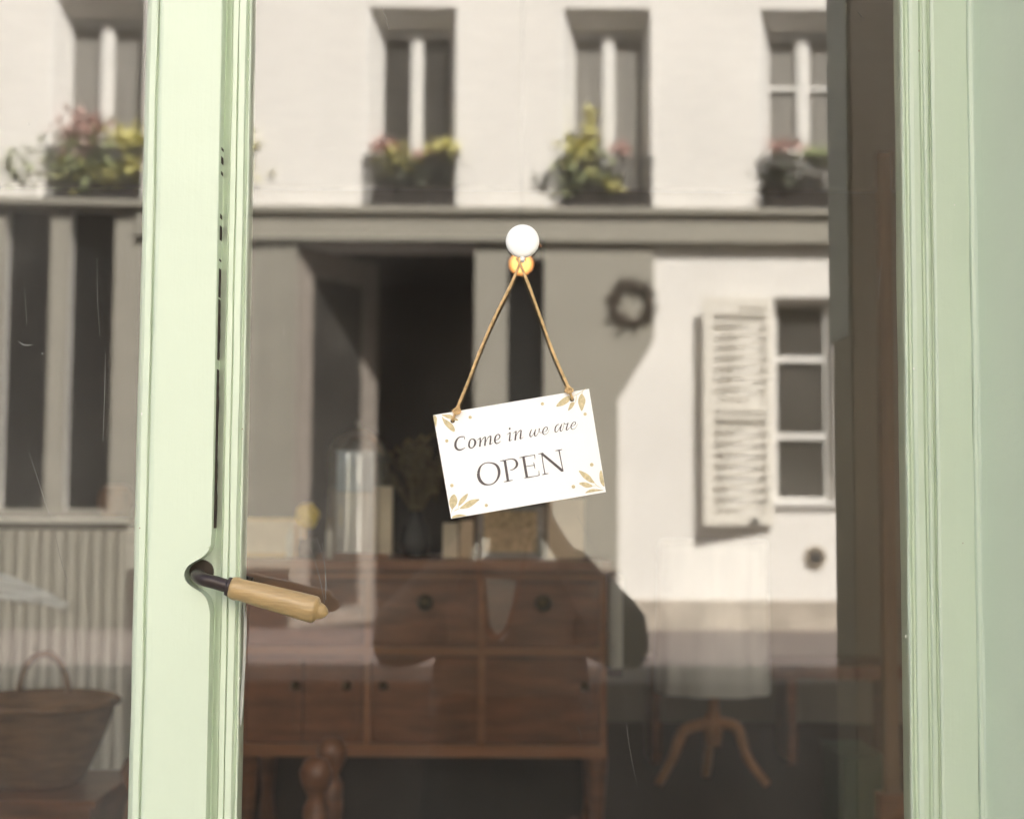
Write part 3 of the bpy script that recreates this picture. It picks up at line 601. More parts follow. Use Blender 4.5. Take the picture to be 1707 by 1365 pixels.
twine(bm, [sp(862, 432, -.010), ap+Vector((-.001, -.002, -.003)), sp(884, 482, -.0165), sp(905, 540, -.0145), sp(924, 592, -.0125), k2], seed=2)
for (kk, hh, sd_) in ((k1, h1, 3), (k2, h2, 4)):
    sgn = 1 if sd_ == 3 else -1
    twine(bm, [kk+Vector((.0005, 0, .001)), kk+Vector((.0045*sgn, -.001, -.002)), kk+Vector((.001*sgn, -.003, -.005)), kk+Vector((-.004*sgn, -.001, -.002)), kk+Vector((0, .0005, .002)), kk+Vector((.003*sgn, -.001, .0)), kk+Vector((0, -.002, -.004))], r=.0010, seed=sd_)
    twine(bm, [kk+Vector((0, 0, -.001)), kk.lerp(hh, .5)+Vector((0, -.001, 0)), hh+Vector((0, -.0012, .002)), hh+Vector((0, .003, .001))], r=.0012, seed=sd_+4)
    twine(bm, [kk+Vector((.002*sgn, .001, 0)), kk+Vector((.0035*sgn, -.0005, .0045))], r=.0008, seed=sd_+9)
obj('twine', bm, M_tw, sign, smooth=True)
# suction hook
hc = P(871, 403.5, -.004); hook = thing('suction_hook', 'round white plastic hook stuck to the glass above the sign', 'hook', tuple(hc))
bm = BM(); tube(bm, [hc+Vector((0, y_, 0)) for y_ in (.0035, .001, -.003, -.0065, -.009, -.0102, -.0108)], [.0165, .0197, .0202, .0199, .0185, .0150, .006], 48)
obj('disc', bm, mat('white_plastic', (.87, .87, .85), .30, var=.01, bump=.15, bscale=90), hook, smooth=True)
bm = BM(); tube(bm, catmull([tuple(hc+Vector(v)) for v in ((0, -.004, -.014), (0, -.006, -.021), (0, -.010, -.0245), (0, -.014, -.0225))], 5), [.0028]*16, 10)
obj('prong', bm, MATS['white_plastic'], hook, smooth=True)
bm = BM(); tube(bm, [hc+Vector((.0195, -.002, -.002)), hc+Vector((.0225, -.002, -.006))], .0012, 8); obj('tab', bm, mat('rusty_tab', (.25, .12, .06), .6), hook)

# ================================================================ SHOP INTERIOR
FZ = .12
M_floor = mat('dark_floorboards', (.05, .034, .023), .75, spec=.2, var=.3, scale=3, stretch=(1, .15, 1), bump=.2, bscale=20)
M_iw = mat('taupe_plaster', (.27, .235, .185), .9, var=.06, scale=1.5)
M_dk = mat('dark_plaster', (.050, .034, .024), .9, var=.1)
YB = 6.0
struct('floor', box(-5, 5, .02, 9.0, FZ-.1, FZ), M_floor)
M_wp = mat('white_plaster', (.84, .82, .77), .9, var=.03)
struct('ceiling', box(-5, 5, .25, 9.0, 3.0, 3.1), M_wp)
bm = BM(); bx(bm, -5.1, -5, .22, 9, FZ, 3.0); struct('wall_left', bm, M_wp)
bm = BM(); bx(bm, 5, 5.1, .22, 9, FZ, 3.0); struct('wall_right', bm, M_wp)
xbk = X(906, YB)
bm = BM(); bx(bm, xbk, 5, YB, YB+.12, FZ, 3.0); bx(bm, X(330, YB), xbk, YB, YB+.12, 2.75, 3.0); struct('wall_back', bm, M_iw)
struct('wall_back_left', box(-5, X(330, YB)-.001, YB+.001, YB+.121, FZ, 3.0), M_dk)
bm = BM(); bx(bm, -5, 5, 6.9, 7.0, FZ, 2.99); struct('wall_back_room', bm, M_dk)
M_wood = mat('dark_mahogany', (.20, .078, .034), .38, var=.35, scale=6, stretch=(1, 1, 5), coat=.3)
M_woodl = mat('reddish_edge', (.30, .13, .06), .35, var=.2, scale=6, stretch=(.4, 1, 5))
M_knob = mat('dark_brass', (.09, .06, .03), .35, metal=.7)
# sideboard
ys = 2.6
def ib(a, b, c, d, y0, y1): return (X(a, y0), X(b, y0), y0, y1, Z(d, y0), Z(c, y0))
sb = thing('sideboard', 'dark mahogany sideboard with round drawer knobs and crowded top, inside behind the sign', 'sideboard', (X(710, ys), ys, FZ))
t_ = ib(398, 1022, 934, 952, ys-.03, ys+.5); obj('top', box(*t_, bev=.006), M_woodl, sb)
t_ = ib(405, 1012, 952, 1262, ys, ys+.46); obj('carcase', box(t_[0], t_[1], ys+.02, ys+.45, t_[4], t_[5]-.002), M_wood, sb)
bm = BM()
for c_, d_ in ((955, 966), (1078, 1092), (1240, 1262)): bx(bm, t_[0], t_[1], ys-.004, ys+.018, Z(d_, ys), Z(c_, ys))
for a_ in (405, 612, 800, 1000): bx(bm, X(a_, ys), X(a_+12, ys), ys-.001, ys+.018, Z(1240, ys), Z(966, ys))
bevel(bm, .002, 1); obj('face_frame', bm, M_woodl, sb)
for i, (a_, b_) in enumerate(((419, 610), (626, 798), (814, 998))):
    f = obj('drawer', box(*ib(a_, b_, 970, 1075, ys+.004, ys+.019), bev=.004), M_wood, sb)
    kx = X((a_+b_)/2+ (0 if i else 0), ys); kz = Z(1004, ys)
    bm = BM(); tube(bm, [(kx, ys+.004, kz), (kx, ys-.012, kz), (kx, ys-.02, kz), (kx, ys-.03, kz)], [.012, .010, .024, .012], 16); obj('knob', bm, M_knob, f, smooth=True)
for a_, b_, kxp in ((419, 512, 500), (516, 610, 585), (626, 798, 645), (814, 998, 975)):
    f = obj('door', box(*ib(a_, b_, 1096, 1237, ys+.004, ys+.019), bev=.004), M_wood, sb)
    obj('panel', box(*ib(a_+16, b_-16, 1112, 1222, ys-.003, ys+.0035), bev=.003), M_wood, f)
    bm = BM(); kx = X(kxp, ys); kz = Z(1143, ys); tube(bm, [(kx, ys+.004, kz), (kx, ys-.014, kz), (kx, ys-.026, kz)], [.008, .014, .010], 14); obj('knob', bm, M_knob, f, smooth=True)
for a_ in (412, 990):
    for yy in (ys+.05, ys+.40):
        bm = BM(); lathe(bm, [(.03, 0), (.022, .05), (.03, .12), (.02, .2), (.034, Z(1262, ys)-FZ-.002)], (X(a_+8, ys), yy, FZ), 14); obj('leg', bm, M_wood, sb, smooth=True)
ztp = t_[5]+.0
ZT = Z(934, ys-.03)+.001
# objects on the sideboard
def top_y(dy): return ys+dy
def sz(py, y): return Z(py, y)
bc = X(598, ys+.2); cr_ = .098
cl = thing('glass_cloche', 'tall glass dome over a pale blue and white card on the sideboard', 'cloche', (bc, ys+.2, ZT))
hh = Z(716, ys+.2)-ZT
bm = BM(); prof = [(cr_, .012)]+[(cr_, .012+(hh-cr_-.012)*i/6) for i in range(1, 7)]+[(cr_*math.cos(a_), hh-cr_+cr_*math.sin(a_)) for a_ in [math.pi/2*i/10 for i in range(1, 10)]]+[(.0, hh)]
lathe(bm, prof, (bc, ys+.2, ZT), 32); o = obj('dome', bm, None, cl, smooth=True)
mg = glass_mat('cloche_glass', dirt=.04, r=.22); o.data.materials.append(mg)
obj('base', box(bc-.11, bc+.11, ys+.09, ys+.31, ZT, ZT+.011, bev=.003), M_woodl, cl)
obj('knob', (lambda b_: (lathe(b_, [(0, 0), (.006, .003), (.013, .016), (.009, .026), (0, .03)], (bc, ys+.2, ZT+hh), 14), b_)[1])(BM()), mg, cl, smooth=True)
def card(name, label, a, b, c, d, yy, th, m_, cat='card', bev=.002):
    x0, x1 = X(a, yy), X(b, yy); o = obj(name, box(x0, x1, yy, yy+th, max(Z(d, yy), ZT+.001), Z(c, yy), bev=bev), m_); return tag(o, label, cat)
bm = BM()
stand = thing('photo_card', 'pale blue and white card standing inside the glass dome', 'card', (bc, ys+.17, ZT+.012))
x0, x1 = X(563, ys+.17), X(625, ys+.17)
obj('white_field', box(x0, x1, ys+.17, ys+.175, ZT+.013, Z(822, ys+.17)), mat('white_card_b', (.92, .91, .88), .7), stand)
obj('blue_field', box(x0, x1, ys+.17, ys+.175, Z(821, ys+.17), Z(752, ys+.17)), mat('blue_card', (.66, .78, .88), .6), stand)
card('beige_box', 'tall beige box leaning at the right of the glass dome', 625, 655, 812, 932, ys+.14, .05, mat('beige_card', (.82, .71, .54), .8), 'box')
M_beige = MATS['beige_card']
card('book', 'small tan book standing left of the wooden tray, below the sign', 740, 765, 872, 932, ys+.1, .09, M_beige, 'book'); card('book', 'slightly shorter tan book beside the tray, below the sign', 768, 790, 868, 932, ys+.1, .09, mat('tan_card', (.72, .56, .38), .8), 'book')
card('cardboard_panel', 'plain cardboard panel upright at the right end of the sideboard', 915, 975, 830, 932, ys+.12, .03, mat('cardboard', (.78, .63, .44), .85), 'cardboard')
pf = thing('picture_frame', 'grey framed woven picture lying back below the sign', 'picture frame', (X(850, ys+.1), ys+.1, ZT)); y_ = ys+.12
bm = BM(); a_, b_, c_, d_ = X(798, y_), X(906, y_), ZT+.001, Z(842, y_); w_ = .018
bx(bm, a_, a_+w_, y_, y_+.02, c_, d_); bx(bm, b_-w_, b_, y_, y_+.02, c_, d_); bx(bm, a_+w_, b_-w_, y_, y_+.02, d_-w_, d_); bx(bm, a_+w_, b_-w_, y_, y_+.02, c_, c_+w_); obj('frame', bm, mat('grey_frame', (.30, .29, .26), .5), pf)
obj('picture', box(a_+w_, b_-w_, y_+.008, y_+.018, c_+w_, d_-w_), mat('woven_tan', (.60, .44, .26), .85, var=.35, scale=90), pf)
# brass and glass display case at the left end
y_ = ys+.10; dc = thing('display_case', 'brass edged glass display case at the left end of the sideboard', 'display case', (X(450, y_), y_, ZT)); bm = BM()
a_, b_, c_, d_ = X(380, y_), X(498, y_), ZT+.001, Z(868, y_); r_ = .0035
for xx in (a_, b_):
    for yy in (y_, y_+.18): bx(bm, xx-r_, xx+r_, yy-r_, yy+r_, c_, d_)
for zz_ in (c_+r_, d_):
    for yy in (y_, y_+.18): bx(bm, a_-r_, b_+r_, yy-r_-.0005, yy+r_+.0005, zz_-r_, zz_+r_)
    for xx in (a_, b_): bx(bm, xx-r_-.0005, xx+r_+.0005, y_+r_, y_+.18-r_, zz_-r_+.0003, zz_+r_-.0003)
obj('frame', bm, mat('brass', (.70, .50, .24), .3, metal=.7), dc)
obj('backing', box(a_+r_, b_-r_, y_+.182, y_+.188, c_, d_), M_beige, dc)
# little rose-shaped ornament, bright yellow
y_ = ys+.05
tl = thing('yellow_ornament', 'small bright yellow rose-shaped ornament on a dark pot beside the display case', 'ornament', (X(515, y_), y_, ZT))
bm = BM(); bmesh.ops.create_uvsphere(bm, u_segments=36, v_segments=24, radius=1)
for v in bm.verts:
    a_ = math.atan2(v.co.y, v.co.x); k_ = .034*(1+.10*math.sin(a_*5+v.co.z*6)+.05*math.sin(a_*11-v.co.z*9)); v.co = Vector((v.co.x*k_, v.co.y*k_, v.co.z*k_*1.05))+Vector((X(515, y_), y_, Z(862, y_)))
obj('petals', bm, mat('bright_yellow', (.95, .70, .06), .5, emit=None), tl)
bm = BM(); lathe(bm, [(0, 0), (.028, .001), (.034, .03), (.026, .06), (0, .06)], (X(516, y_), y_, ZT), 18); obj('pot', bm, mat('dark_pot', (.04, .045, .04), .4), tl, smooth=True)
for q_, (px_, lab) in enumerate(((553, 'slim white candle in front of the glass dome'), (487, 'slim cream candle in front of the display case'))):
    bm = BM(); lathe(bm, [(0, 0), (.012, .001), (.012, Z(878+q_*4, ys-.0)-ZT-.02), (.006, Z(878+q_*4, ys)-ZT-.012), (.0015, Z(878, ys)-ZT), (0, Z(878, ys)-ZT)], (X(px_, ys), ys, ZT), 14)
    tag(obj('candle', bm, mat('candle_wax', (.75, .72, .64), .5), smooth=True), lab, 'candle')
# dried flowers in a dark vase
y_ = ys+.25; vx = X(695, y_)
vs_ = thing('dried_flower_vase', 'dark glass vase holding tall dried olive-brown stems left of the sign', 'vase', (vx, y_, ZT))
bm = BM(); lathe(bm, [(0, 0), (.035, .001), (.05, .04), (.045, .09), (.022, .13), (.026, .145), (0, .145)], (vx, y_, ZT), 20); obj('vase', bm, mat('black_glaze', (.02, .02, .02), .2), vs_, smooth=True)
bm = BM(); rnd = random.Random(12)
for _ in range(34):
    a_ = rnd.uniform(0, 6.28); s_ = rnd.uniform(.02, .11); tp = Vector((vx+math.cos(a_)*s_, y_+math.sin(a_)*s_, ZT+rnd.uniform(.22, .36))); tube(bm, [(vx+rnd.uniform(-.01, .01), y_, ZT+.12), ((vx+tp.x)/2, (y_+tp.y)/2, ZT+.2), tuple(tp)], .0016, 4)
    leaves(bm, tuple(tp), (.022, .022, .035), 12, .024, rnd.random())
obj('stems', bm, mat('dried_stems', (.20, .15, .07), .8, var=.4, scale=30), vs_)
# pendant lamp
y_ = 3.0; lc = P(869, 441, y_)
pl = thing('pendant_lamp', 'amber glass pendant lamp glowing just below the white hook', 'lamp', (lc.x, y_, lc.z))
bm = BM(); lathe(bm, [(0, -.030), (.018, -.028), (.034, -.012), (.036, .010), (.024, .030), (.012, .042), (0, .042)], tuple(lc), 20)
obj('shade', bm, mat('lit_amber_glass', (.8, .5, .15), .4, emit=(1.0, .40, .12), es=.62), pl, smooth=True)
bm = BM(); tube(bm, [lc+Vector((0, 0, .042)), (lc.x, y_, 3.0)], .0012, 5); obj('cord', bm, M_iron, pl)
# twig wreath on the back wall side
wc = Vector((fx(1052), yF+PY+.045, fz(505))); wr = thing('wreath', 'dark twig wreath hung on the taupe shopfront opposite, right of the hook', 'wreath', tuple(wc)); bm = BM(); rnd = random.Random(4)
tube(bm, [wc+Vector((math.cos(a_*.2618), 0, math.sin(a_*.2618)))*.185 for a_ in range(25)], .022, 8)
for _ in range(120):
    a_ = rnd.uniform(0, 6.283); d_ = Vector((math.cos(a_), rnd.uniform(-.2, .2), math.sin(a_))); p_ = wc+d_*.185; q_ = p_+(d_*rnd.uniform(-.3, 1)+Vector((rnd.gauss(0, .5), rnd.gauss(0, .2), rnd.gauss(0, .5)))).normalized()*.10
    tube(bm, [p_, q_], [.012, .006], 4)
obj('twigs', bm, mat('dark_twigs', (.06, .045, .035), .9), wr)
# dress form on a tripod with a linen dress
yd = 4.1; dxm = X(1188, yd); df = thing('pedestal_stand', 'tripod pedestal stand with curved orange wood legs, draped in long off-white linen', 'stand', (dxm, yd, FZ))
zz0 = Z(1152, yd); hw = (X(1282, yd)-X(1100, yd))/2
zz1 = Z(903, yd); bm = BM(); prof = [(hw*(1-.03*f_), zz0+(zz1-zz0)*f_-FZ) for f_ in [i_/14 for i_ in range(15)]]+[(hw*.93, zz1+.008-FZ), (0, zz1+.012-FZ)]
lathe(bm, prof, (dxm, yd, FZ), 72, squash=.8)
for v in bm.verts:
    f_ = (v.co.z-zz0)/(zz1-zz0); a_ = math.atan2((v.co.y-yd)/.8, v.co.x-dxm); k_ = 1+max(0, 1-f_)*(.05*math.sin(a_*9)+.02*math.sin(a_*17+1)); v.co.x = dxm+(v.co.x-dxm)*k_; v.co.y = yd+(v.co.y-yd)*k_
M_linen = mat('white_linen', (.80, .77, .70), .9, var=.06, scale=6, stretch=(4, 4, .4), bump=.3, bscale=40)
obj('cloth_drape', bm, M_linen, df, smooth=True)
M_or = mat('orange_wood', (.42, .19, .075), .4, var=.2, scale=12)
bm = BM(); tube(bm, [(dxm-.005, yd, Z(1240, yd)), (dxm-.005, yd, Z(1205, yd)), (dxm, yd, Z(1180, yd)), (dxm, yd, zz0+.1)], [.034, .042, .022, .018], 16); obj('post', bm, M_or, df, smooth=True)
for k, (pxs) in enumerate((((1180, 1205), (1140, 1218), (1122, 1262), (1097, 1307)), ((1190, 1205), (1228, 1212), (1246, 1262), (1280, 1308)))):
    bm = BM(); pts = [tuple(P(a_, b_, yd-.03*i)) for i, (a_, b_) in enumerate(pxs)]; c_ = catmull(pts, 6); tube(bm, c_, [.026-.011*i/len(c_) for i in range(len(c_))], 12); obj('leg', bm, M_or, df, smooth=True)
bm = BM(); tube(bm, catmull([(dxm, yd, Z(1205, yd)), (dxm, yd+.1, Z(1215, yd)), (dxm, yd+.16, .26), (dxm, yd+.24, .15)], 6), .02, 10); obj('leg', bm, M_or, df, smooth=True)
# towel hanging from the sideboard end, low stool, basket, radiator, wood post, green crate
y_ = ys+.1; bm = BM(); a_, b_ = X(1016, y_), X(1038, y_)
bx(bm, a_, b_, y_, y_+.16, Z(1112, y_), Z(960, y_)); bevel(bm, .004)
tw_ = thing('hanging_towel', 'narrow cream towel with a dark hem hanging at the right end of the sideboard', 'towel', ((a_+b_)/2, y_, Z(1120, y_))); obj('cloth', bm, M_linen, tw_)
obj('hem', box(a_-.001, b_+.001, y_-.001, y_+.161, Z(1128, y_), Z(1112.5, y_), bev=.003), mat('dark_hem', (.05, .025, .02), .8), tw_)
# newel-like bedpost / chair post with a knob in front
y_ = 1.7; kx = X(536, y_); kz = Z(1262, y_); st = thing('wooden_stool', 'dark stool with turned knob-topped corner posts in front of the sideboard', 'stool', (kx, y_, FZ))
for i_, (dx_, dy_) in enumerate(((0, 0), (-.42, 0), (0, .3), (-.42, .3))):
    h_ = kz-FZ; bm = BM(); lathe(bm, [(0, 0), (.02, .001), (.024, h_*.3), (.032, h_*.6), (.030, h_-.12), (.018, h_-.095), (.036, h_-.06), (.040, h_-.035), (.028, h_-.006), (0, h_)], (kx+dx_, y_+dy_, FZ), 18); obj('post', bm, M_wood, st, smooth=True)
bm = BM(); bx(bm, kx-.42, kx, y_+.002, y_+.298, kz-.30, kz-.25); bevel(bm, .01); obj('seat', bm, M_wood, st)
# basket on a low crate, seen through the left pane
y_ = 2.0; bxc = X(70, y_); rz_ = Z(1178, y_); br = .195
cz = rz_-.21
crt = thing('wooden_crate', 'low slatted dark crate under the wicker basket', 'crate', (bxc, y_+.05, FZ)); bm = BM()
for i_ in range(4):
    zz_ = FZ+.012+(cz-FZ-.03)*i_/4; bx(bm, bxc-.2, bxc+.2, y_-.15, y_-.135, zz_, zz_+.06); bx(bm, bxc-.2, bxc+.2, y_+.235, y_+.25, zz_, zz_+.06)
obj('slats', bm, M_wood, crt); obj('body', box(bxc-.19, bxc+.19, y_-.13, y_+.23, FZ+.001, cz-.02), M_wood, crt); obj('lid', box(bxc-.21, bxc+.21, y_-.16, y_+.26, cz-.0195, cz-.001, bev=.003), M_wood, crt)
bk = thing('wicker_basket', 'round brown wicker basket with a hooped handle, behind the left pane', 'basket', (bxc, y_+.05, cz))
M_wk = mat('brown_wicker', (.15, .078, .036), .7, var=.4, scale=14, stretch=(1, 1, 5), bump=.5, bscale=70)
bm = BM(); n_ = 48; rows = []
for j in range(17):
    f_ = j/16; rr = br*(.52+.48*f_**.7); row = []
    for k in range(n_):
        o_ = .005*math.sin(k*math.pi+j*math.pi); a_ = 2*math.pi*k/n_; row.append(bm.verts.new((bxc+(rr+o_)*math.cos(a_), y_+.05+(rr+o_)*math.sin(a_), cz+.21*f_)))
    rows.append(row)
for r0, r1 in zip(rows, rows[1:]):
    for k in range(n_): bm.faces.new((r0[k], r0[(k+1) % n_], r1[(k+1) % n_], r1[k]))
bm.faces.new(rows[0][::-1]); o = obj('body', bm, M_wk, bk); md = o.modifiers.new('thick', 'SOLIDIFY'); md.thickness = .008
bm = BM(); tube(bm, [(bxc+br*math.cos(a_*.2618), y_+.05+br*math.sin(a_*.2618), rz_) for a_ in range(25)], .011, 8); obj('rim', bm, M_wk, bk, smooth=True)
for dy_ in (.93,):
    hy_ = y_+.05+br*dy_; bm = BM(); hx_ = (X(112, hy_, 1170)+X(32, hy_, 1170))/2
    hw_ = (X(112, hy_)-X(32, hy_))/2; tube(bm, [(hx_+hw_*math.cos(a_*math.pi/14), hy_, rz_+.105*math.sin(a_*math.pi/14)) for a_ in range(15)], .009, 8); obj('handle', bm, M_wk, bk, smooth=True)
# radiator
y_ = 3.3; rd = thing('radiator', 'off-white column radiator standing behind the wicker basket', 'radiator', (X(60, y_), y_, FZ)); M_rad = mat('radiator_enamel', (.74, .72, .66), .45, var=.04)
za, zb = .26, Z(888, y_); px_ = 212
for i_ in range(26):
    xx = X(px_-i_*21, y_); bm = BM()
    for dy_ in (0, .075, .15): tube(bm, [(xx, y_+dy_, za), (xx, y_+dy_, za+.03), (xx, y_+dy_, zb-.03), (xx, y_+dy_, zb)], [.010, .0175, .0175, .010], 10)
    bx(bm, xx-.017, xx+.017, y_-.005, y_+.155, zb-.045, zb-.005); bx(bm, xx-.017, xx+.017, y_-.005, y_+.155, za+.005, za+.045)
    obj('column', bm, M_rad, rd, smooth=False)
bm = BM()
for zz_ in (za+.025, zb-.025): tube(bm, [(X(px_, y_)+.01, y_+.075, zz_), (X(px_-25*21, y_)-.02, y_+.075, zz_)], .014, 8)
for px__ in (px_-21, px_-24*21): bx(bm, X(px__, y_)-.015, X(px__, y_)+.015, y_+.01, y_+.14, FZ, za+.01)
obj('pipes', bm, M_rad, rd)
# shelf over the radiator, carved wooden pot on it, white cloth
bm = BM(); bx(bm, X(-360, y_), X(222, y_), y_-.03, y_+.24, Z(876, y_-.03), Z(868, y_-.03)); tag(obj('window_shelf', bm, M_white), 'white shelf board above the radiator', 'shelf')
zsh = Z(868, y_-.03)+.001
bm = BM(); lathe(bm, [(0, 0), (.045, .001), (.062, .05), (.060, .09), (.040, .118), (.036, .112), (0, .10)], (X(196, y_+.05), y_+.05, zsh), 22)
tag(obj('wooden_pot', bm, mat('rust_brown_wood', (.22, .10, .045), .6, var=.3, scale=20), smooth=True), 'squat rust-brown wooden pot on the shelf over the radiator', 'pot')
bm = BM(); y2 = y_-.035; G = 22; rnd = random.Random(3)
grid = []
for i in range(G+1):
    row = []
    for j in range(G+1):
        u, v = i/G, j/G; px__ = -120+235*u; top = 935+70*u*u*1.0; bot = top+8+60*(1-u)**.7
        q_ = P(px__, top+(bot-top)*v, y2-.03); row.append(bm.verts.new((q_.x, y2-.03+.012*math.sin(u*23+v*9)+.008*math.sin(v*21+u*7), q_.z)))
    grid.append(row)
for i in range(G):
    for j in range(G): bm.faces.new((grid[i][j], grid[i+1][j], grid[i+1][j+1], grid[i][j+1]))
o = obj('crumpled_cloth', bm, mat('blue_white_cloth', (.90, .93, .97), .25, var=.06)); md = o.modifiers.new('thick', 'SOLIDIFY'); md.thickness = .004; tag(o, 'crumpled blue-white cloth hung across the radiator front', 'cloth')
# post and crate on the right
y_ = 2.4
bm = BM(); a_, b_ = X(1469, y_), X(1492, y_); zt_ = 2.3
es = thing('easel', 'plain brown wooden easel standing just inside the right edge of the pane', 'easel', (a_, y_, FZ)); bx(bm, a_, b_, y_, y_+.035, Z(1318, y_), zt_); bevel(bm, .003); M_eas = mat('brown_pine', (.20, .115, .06), .6, var=.2, scale=9, stretch=(4, 4, .5)); obj('upright', bm, M_eas, es)
bm = BM(); tube(bm, [((a_+b_)/2, y_+.036, 2.1), ((a_+b_)/2+.16, y_+.55, FZ+.01)], .015, 8); obj('leg', bm, M_eas, es)
bm = BM(); bx(bm, a_-.02, b_+.02, y_-.01, y_+.05, FZ, Z(1318, y_)-.001); obj('foot', bm, M_wood, es)
bm = BM(); bx(bm, X(1400, y_+.3), X(1466, y_+.3), y_+.3, y_+.6, FZ, Z(1262, y_+.3)); bevel(bm, .006); gc = thing('green_box', 'dark green storage box on the floor by the easel', 'box', (X(1430, y_+.3), y_+.3, FZ)); obj('body', bm, mat('dark_green', (.018, .045, .018), .6), gc)
obj('lid', box(X(1397, y_+.3), X(1469, y_+.3), y_+.29, y_+.61, Z(1262, y_+.3)+.001, Z(1256, y_+.3), bev=.003), MATS['dark_green'], gc)
# low brown bench behind the draped pedestal stand
y_ = 4.7; bm = BM(); bx(bm, X(1085, y_), X(1500, y_), y_, y_+.4, Z(1130, y_), Z(1105, y_)); bevel(bm, .006); bn = thing('long_bench', 'long dark brown bench behind the dress form', 'bench', (X(1290, y_), y_, FZ)); obj('seat', bm, M_wood, bn)
for a_ in (1095, 1320, 1490):
    bm = BM(); bx(bm, X(a_-8, y_), X(a_+8, y_), y_+.05, y_+.35, FZ, Z(1130, y_)-.001); obj('leg', bm, M_wood, bn)

# ================================================================ THE PHOTOGRAPHER (seen mirrored in the pane)
ph = thing('person', 'person in grey jacket and dark skirt, elbows out with a camera, mirrored in the glass', 'person', (0, -1.92, .05))
def skin(name, verts, edges, rad, m_, parent, root=0, sub=2):
    org = ORG[parent]; me = bpy.data.meshes.new(name); me.from_pydata([tuple(Vector(v)-org) for v in verts], edges, []); me.update()
    o = bpy.data.objects.new(name, me); COL.objects.link(o); me.materials.append(m_); o.parent = parent; ORG[o] = org
    o.modifiers.new('skin', 'SKIN').use_smooth_shade = True
    sl = me.skin_vertices[0] if me.skin_vertices else None
    for i, r_ in enumerate(rad): me.skin_vertices[0].data[i].radius = (r_, r_) if not isinstance(r_, tuple) else r_
    me.skin_vertices[0].data[root].use_root = True
    sm = o.modifiers.new('sub', 'SUBSURF'); sm.levels = sub; sm.render_levels = sub
    return o
M_skin = mat('skin', (.50, .32, .24), .55, var=.05); Yp = -1.93
V = [(0, Yp, .64), (0, Yp, .80), (0, Yp+.01, .96), (0, Yp+.005, 1.05), (0, Yp+.02, 1.12), (0, Yp+.05, 1.19), (0, Yp+.055, 1.27), (0, Yp+.045, 1.33)]
E = [(i, i+1) for i in range(7)]; RD = [(.15, .11), (.12, .09), (.13, .10), (.12, .085), .05, .062, (.078, .092), (.070, .082)]
def addv(p, par, r_):
    V.append(p); RD.append(r_); E.append((par, len(V)-1)); return len(V)-1
for s in (-1, 1):
    a = addv((s*.15, Yp, 1.05), 3, .05); b = addv((s*.29, Yp+.09, .93), a, .038); c = addv((s*.115, -1.785, 1.165), b, .026); d = addv((s*.092, -1.765, 1.205), c, (.030, .018))
    for k in range(4):
        f1 = addv((s*(.086-.004*k), -1.745, 1.222-.014*k+.02), d, .0095); f2 = addv((s*(.074-.004*k), -1.722, 1.228-.014*k+.02), f1, .0085); addv((s*(.056-.003*k), -1.716, 1.226-.014*k+.02), f2, .0075)
    f1 = addv((s*.072, -1.775, 1.192), d, .011); addv((s*.050, -1.765, 1.185), f1, .009)
    h = addv((s*.09, Yp, .60), 0, .085); kx_ = addv((s*.13, Yp+.26, .40), h, .058); an = addv((s*.12, Yp+.02, .12), kx_, .038); addv((s*.125, Yp+.16, .075), an, (.04, .025))
skin('body', V, E, RD, M_skin, ph)
M_jack = mat('grey_jacket', (.15, .14, .125), .9, var=.15, scale=8, bump=.4, bscale=30)
V2 = [(0, Yp, .66), (0, Yp, .80), (0, Yp+.01, .96), (0, Yp+.005, 1.055)]; E2 = [(0, 1), (1, 2), (2, 3)]; R2 = [(.24, .15), (.225, .14), (.20, .13), (.145, .105)]
for s in (-1, 1):
    V2 += [(s*.165, Yp, 1.055), (s*.245, Yp+.045, .985), (s*.290, Yp+.09, .945), (s*.205, Yp+.12, 1.035), (s*.128, -1.80, 1.15), (s*.212, Yp+.03, .868)]; n0 = len(V2)-6; E2 += [(3, n0), (n0, n0+1), (n0+1, n0+2), (n0+2, n0+3), (n0+3, n0+4), (n0+1, n0+5)]; R2 += [.075, .072, .070, .058, .040, .094]
skin('jacket', V2, E2, R2, M_jack, ph)
bm = BM(); lathe(bm, [(.14, .80), (.175, .79), (.205, .68), (.215, .60), (.225, .45), (.25, .25), (.26, .12), (.255, .12), (.22, .44), (.20, .60)], (0, Yp+.03, 0), 64)
for v in bm.verts:
    a_ = math.atan2(v.co.y-Yp-.03, v.co.x); k_ = 1+.05*math.sin(a_*14)*max(0, (.70-v.co.z))/.6*1.4; v.co.x *= k_; v.co.y = Yp+.03+(v.co.y-Yp-.03)*k_
obj('skirt', bm, mat('dark_skirt', (.035, .028, .024), .9, var=.5, scale=10, stretch=(6, 6, .4)), ph, smooth=True)
bm = BM(); prism(bm, [(-.062, 1.085), (.012, 1.075), (-.008, .95), (-.022, .93), (-.05, .97)], Yp+.155, Yp+.165); bevel(bm, .004); obj('shirt', bm, mat('white_shirt', (.75, .73, .70), .9), ph)
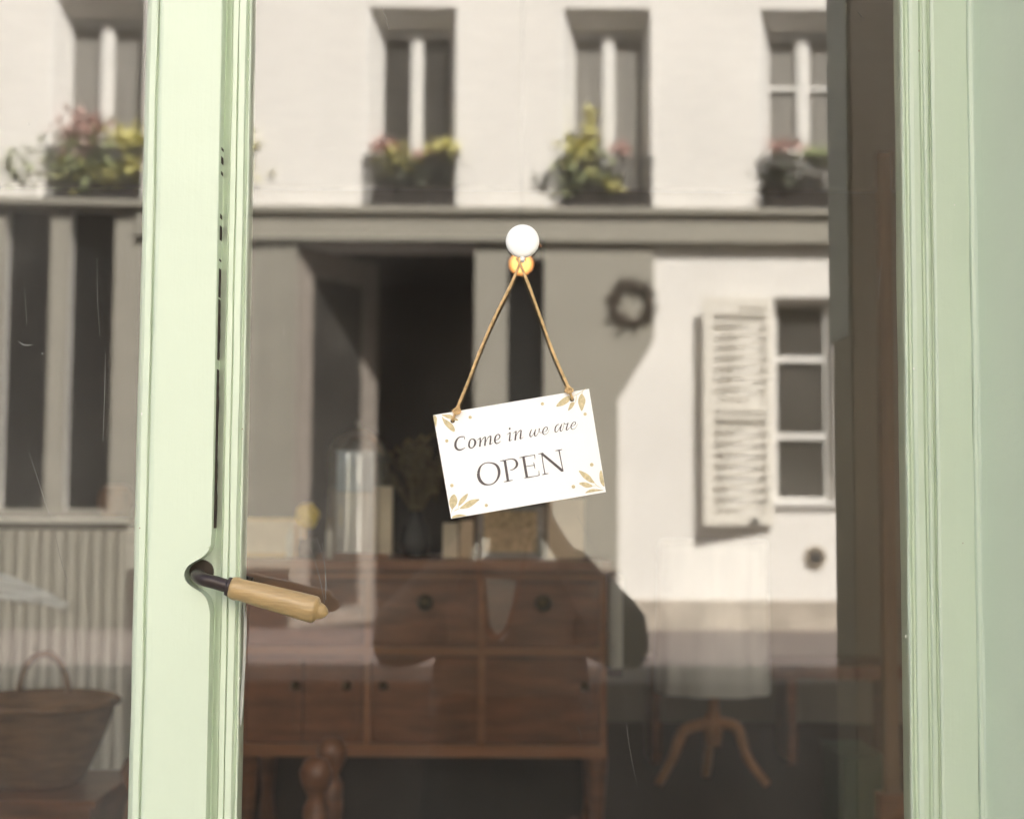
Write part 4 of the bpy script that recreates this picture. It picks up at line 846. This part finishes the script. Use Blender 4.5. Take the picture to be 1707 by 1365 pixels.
# head details: hair, eyes hidden by the camera, nose, mouth, ears
bm = BM(); bmesh.ops.create_uvsphere(bm, u_segments=24, v_segments=16, radius=1); bmesh.ops.scale(bm, verts=bm.verts, vec=(.098, .112, .128)); bmesh.ops.translate(bm, verts=bm.verts, vec=(0, Yp+.022, 1.305))
bmesh.ops.delete(bm, geom=[v for v in bm.verts if v.co.y > Yp+.085 and v.co.z < 1.365], context='VERTS'); obj('hair', bm, mat('dark_hair', (.035, .022, .015), .6, var=.4, scale=30, stretch=(5, 5, .5)), ph, smooth=True)
bm = BM(); lathe(bm, [(0, .0), (.011, .004), (.013, .012), (.006, .045), (0, .05)], (0, Yp+.135, 1.235), 12); obj('nose', bm, M_skin, ph, smooth=True)
bm = BM(); tube(bm, [(-.024, Yp+.117, 1.205), (0, Yp+.125, 1.203), (.024, Yp+.117, 1.205)], [.003, .006, .003], 8); obj('mouth', bm, mat('lips', (.40, .16, .13), .5), ph, smooth=True)
for s in (-1, 1):
    bm = BM(); bmesh.ops.create_uvsphere(bm, u_segments=12, v_segments=8, radius=.011); bmesh.ops.translate(bm, verts=bm.verts, vec=(s*.032, Yp+.122, 1.265)); obj('eye', bm, mat('eye_white', (.7, .7, .68), .2), ph, smooth=True)
    bm = BM(); bmesh.ops.create_uvsphere(bm, u_segments=12, v_segments=8, radius=1); bmesh.ops.scale(bm, verts=bm.verts, vec=(.008, .018, .030)); bmesh.ops.translate(bm, verts=bm.verts, vec=(s*.095, Yp+.05, 1.25)); obj('ear', bm, M_skin, ph, smooth=True)
# thin white scarf / camera strap loop
hc_ = thing('handheld_camera', 'black camera with a round lens held up by the mirrored person', 'camera', (0, -1.745, 1.25))
M_cam = mat('black_camera', (.02, .02, .02), .45)
bm = BM(); bx(bm, -.066, .066, -1.768, -1.738, 1.205, 1.285); bx(bm, -.022, .022, -1.766, -1.74, 1.2855, 1.31); bevel(bm, .005); obj('body', bm, M_cam, hc_)
bm = BM(); tube(bm, [(0, -1.738, 1.25), (0, -1.73, 1.25), (0, -1.712, 1.25), (0, -1.708, 1.25)], [.034, .036, .034, .028], 28); ln = obj('lens', bm, M_cam, hc_, smooth=False)
bm = BM(); tube(bm, catmull([(-.066, -1.752, 1.27), (-.078, -1.752, 1.12), (-.068, -1.752, 1.0), (-.045, -1.752, .945), (-.015, -1.752, .955), (.008, -1.752, 1.02), (.03, -1.752, 1.12), (.066, -1.752, 1.27)], 6), .005, 6); obj('strap', bm, mat('brown_strap', (.22, .07, .03), .6), hc_, smooth=True)
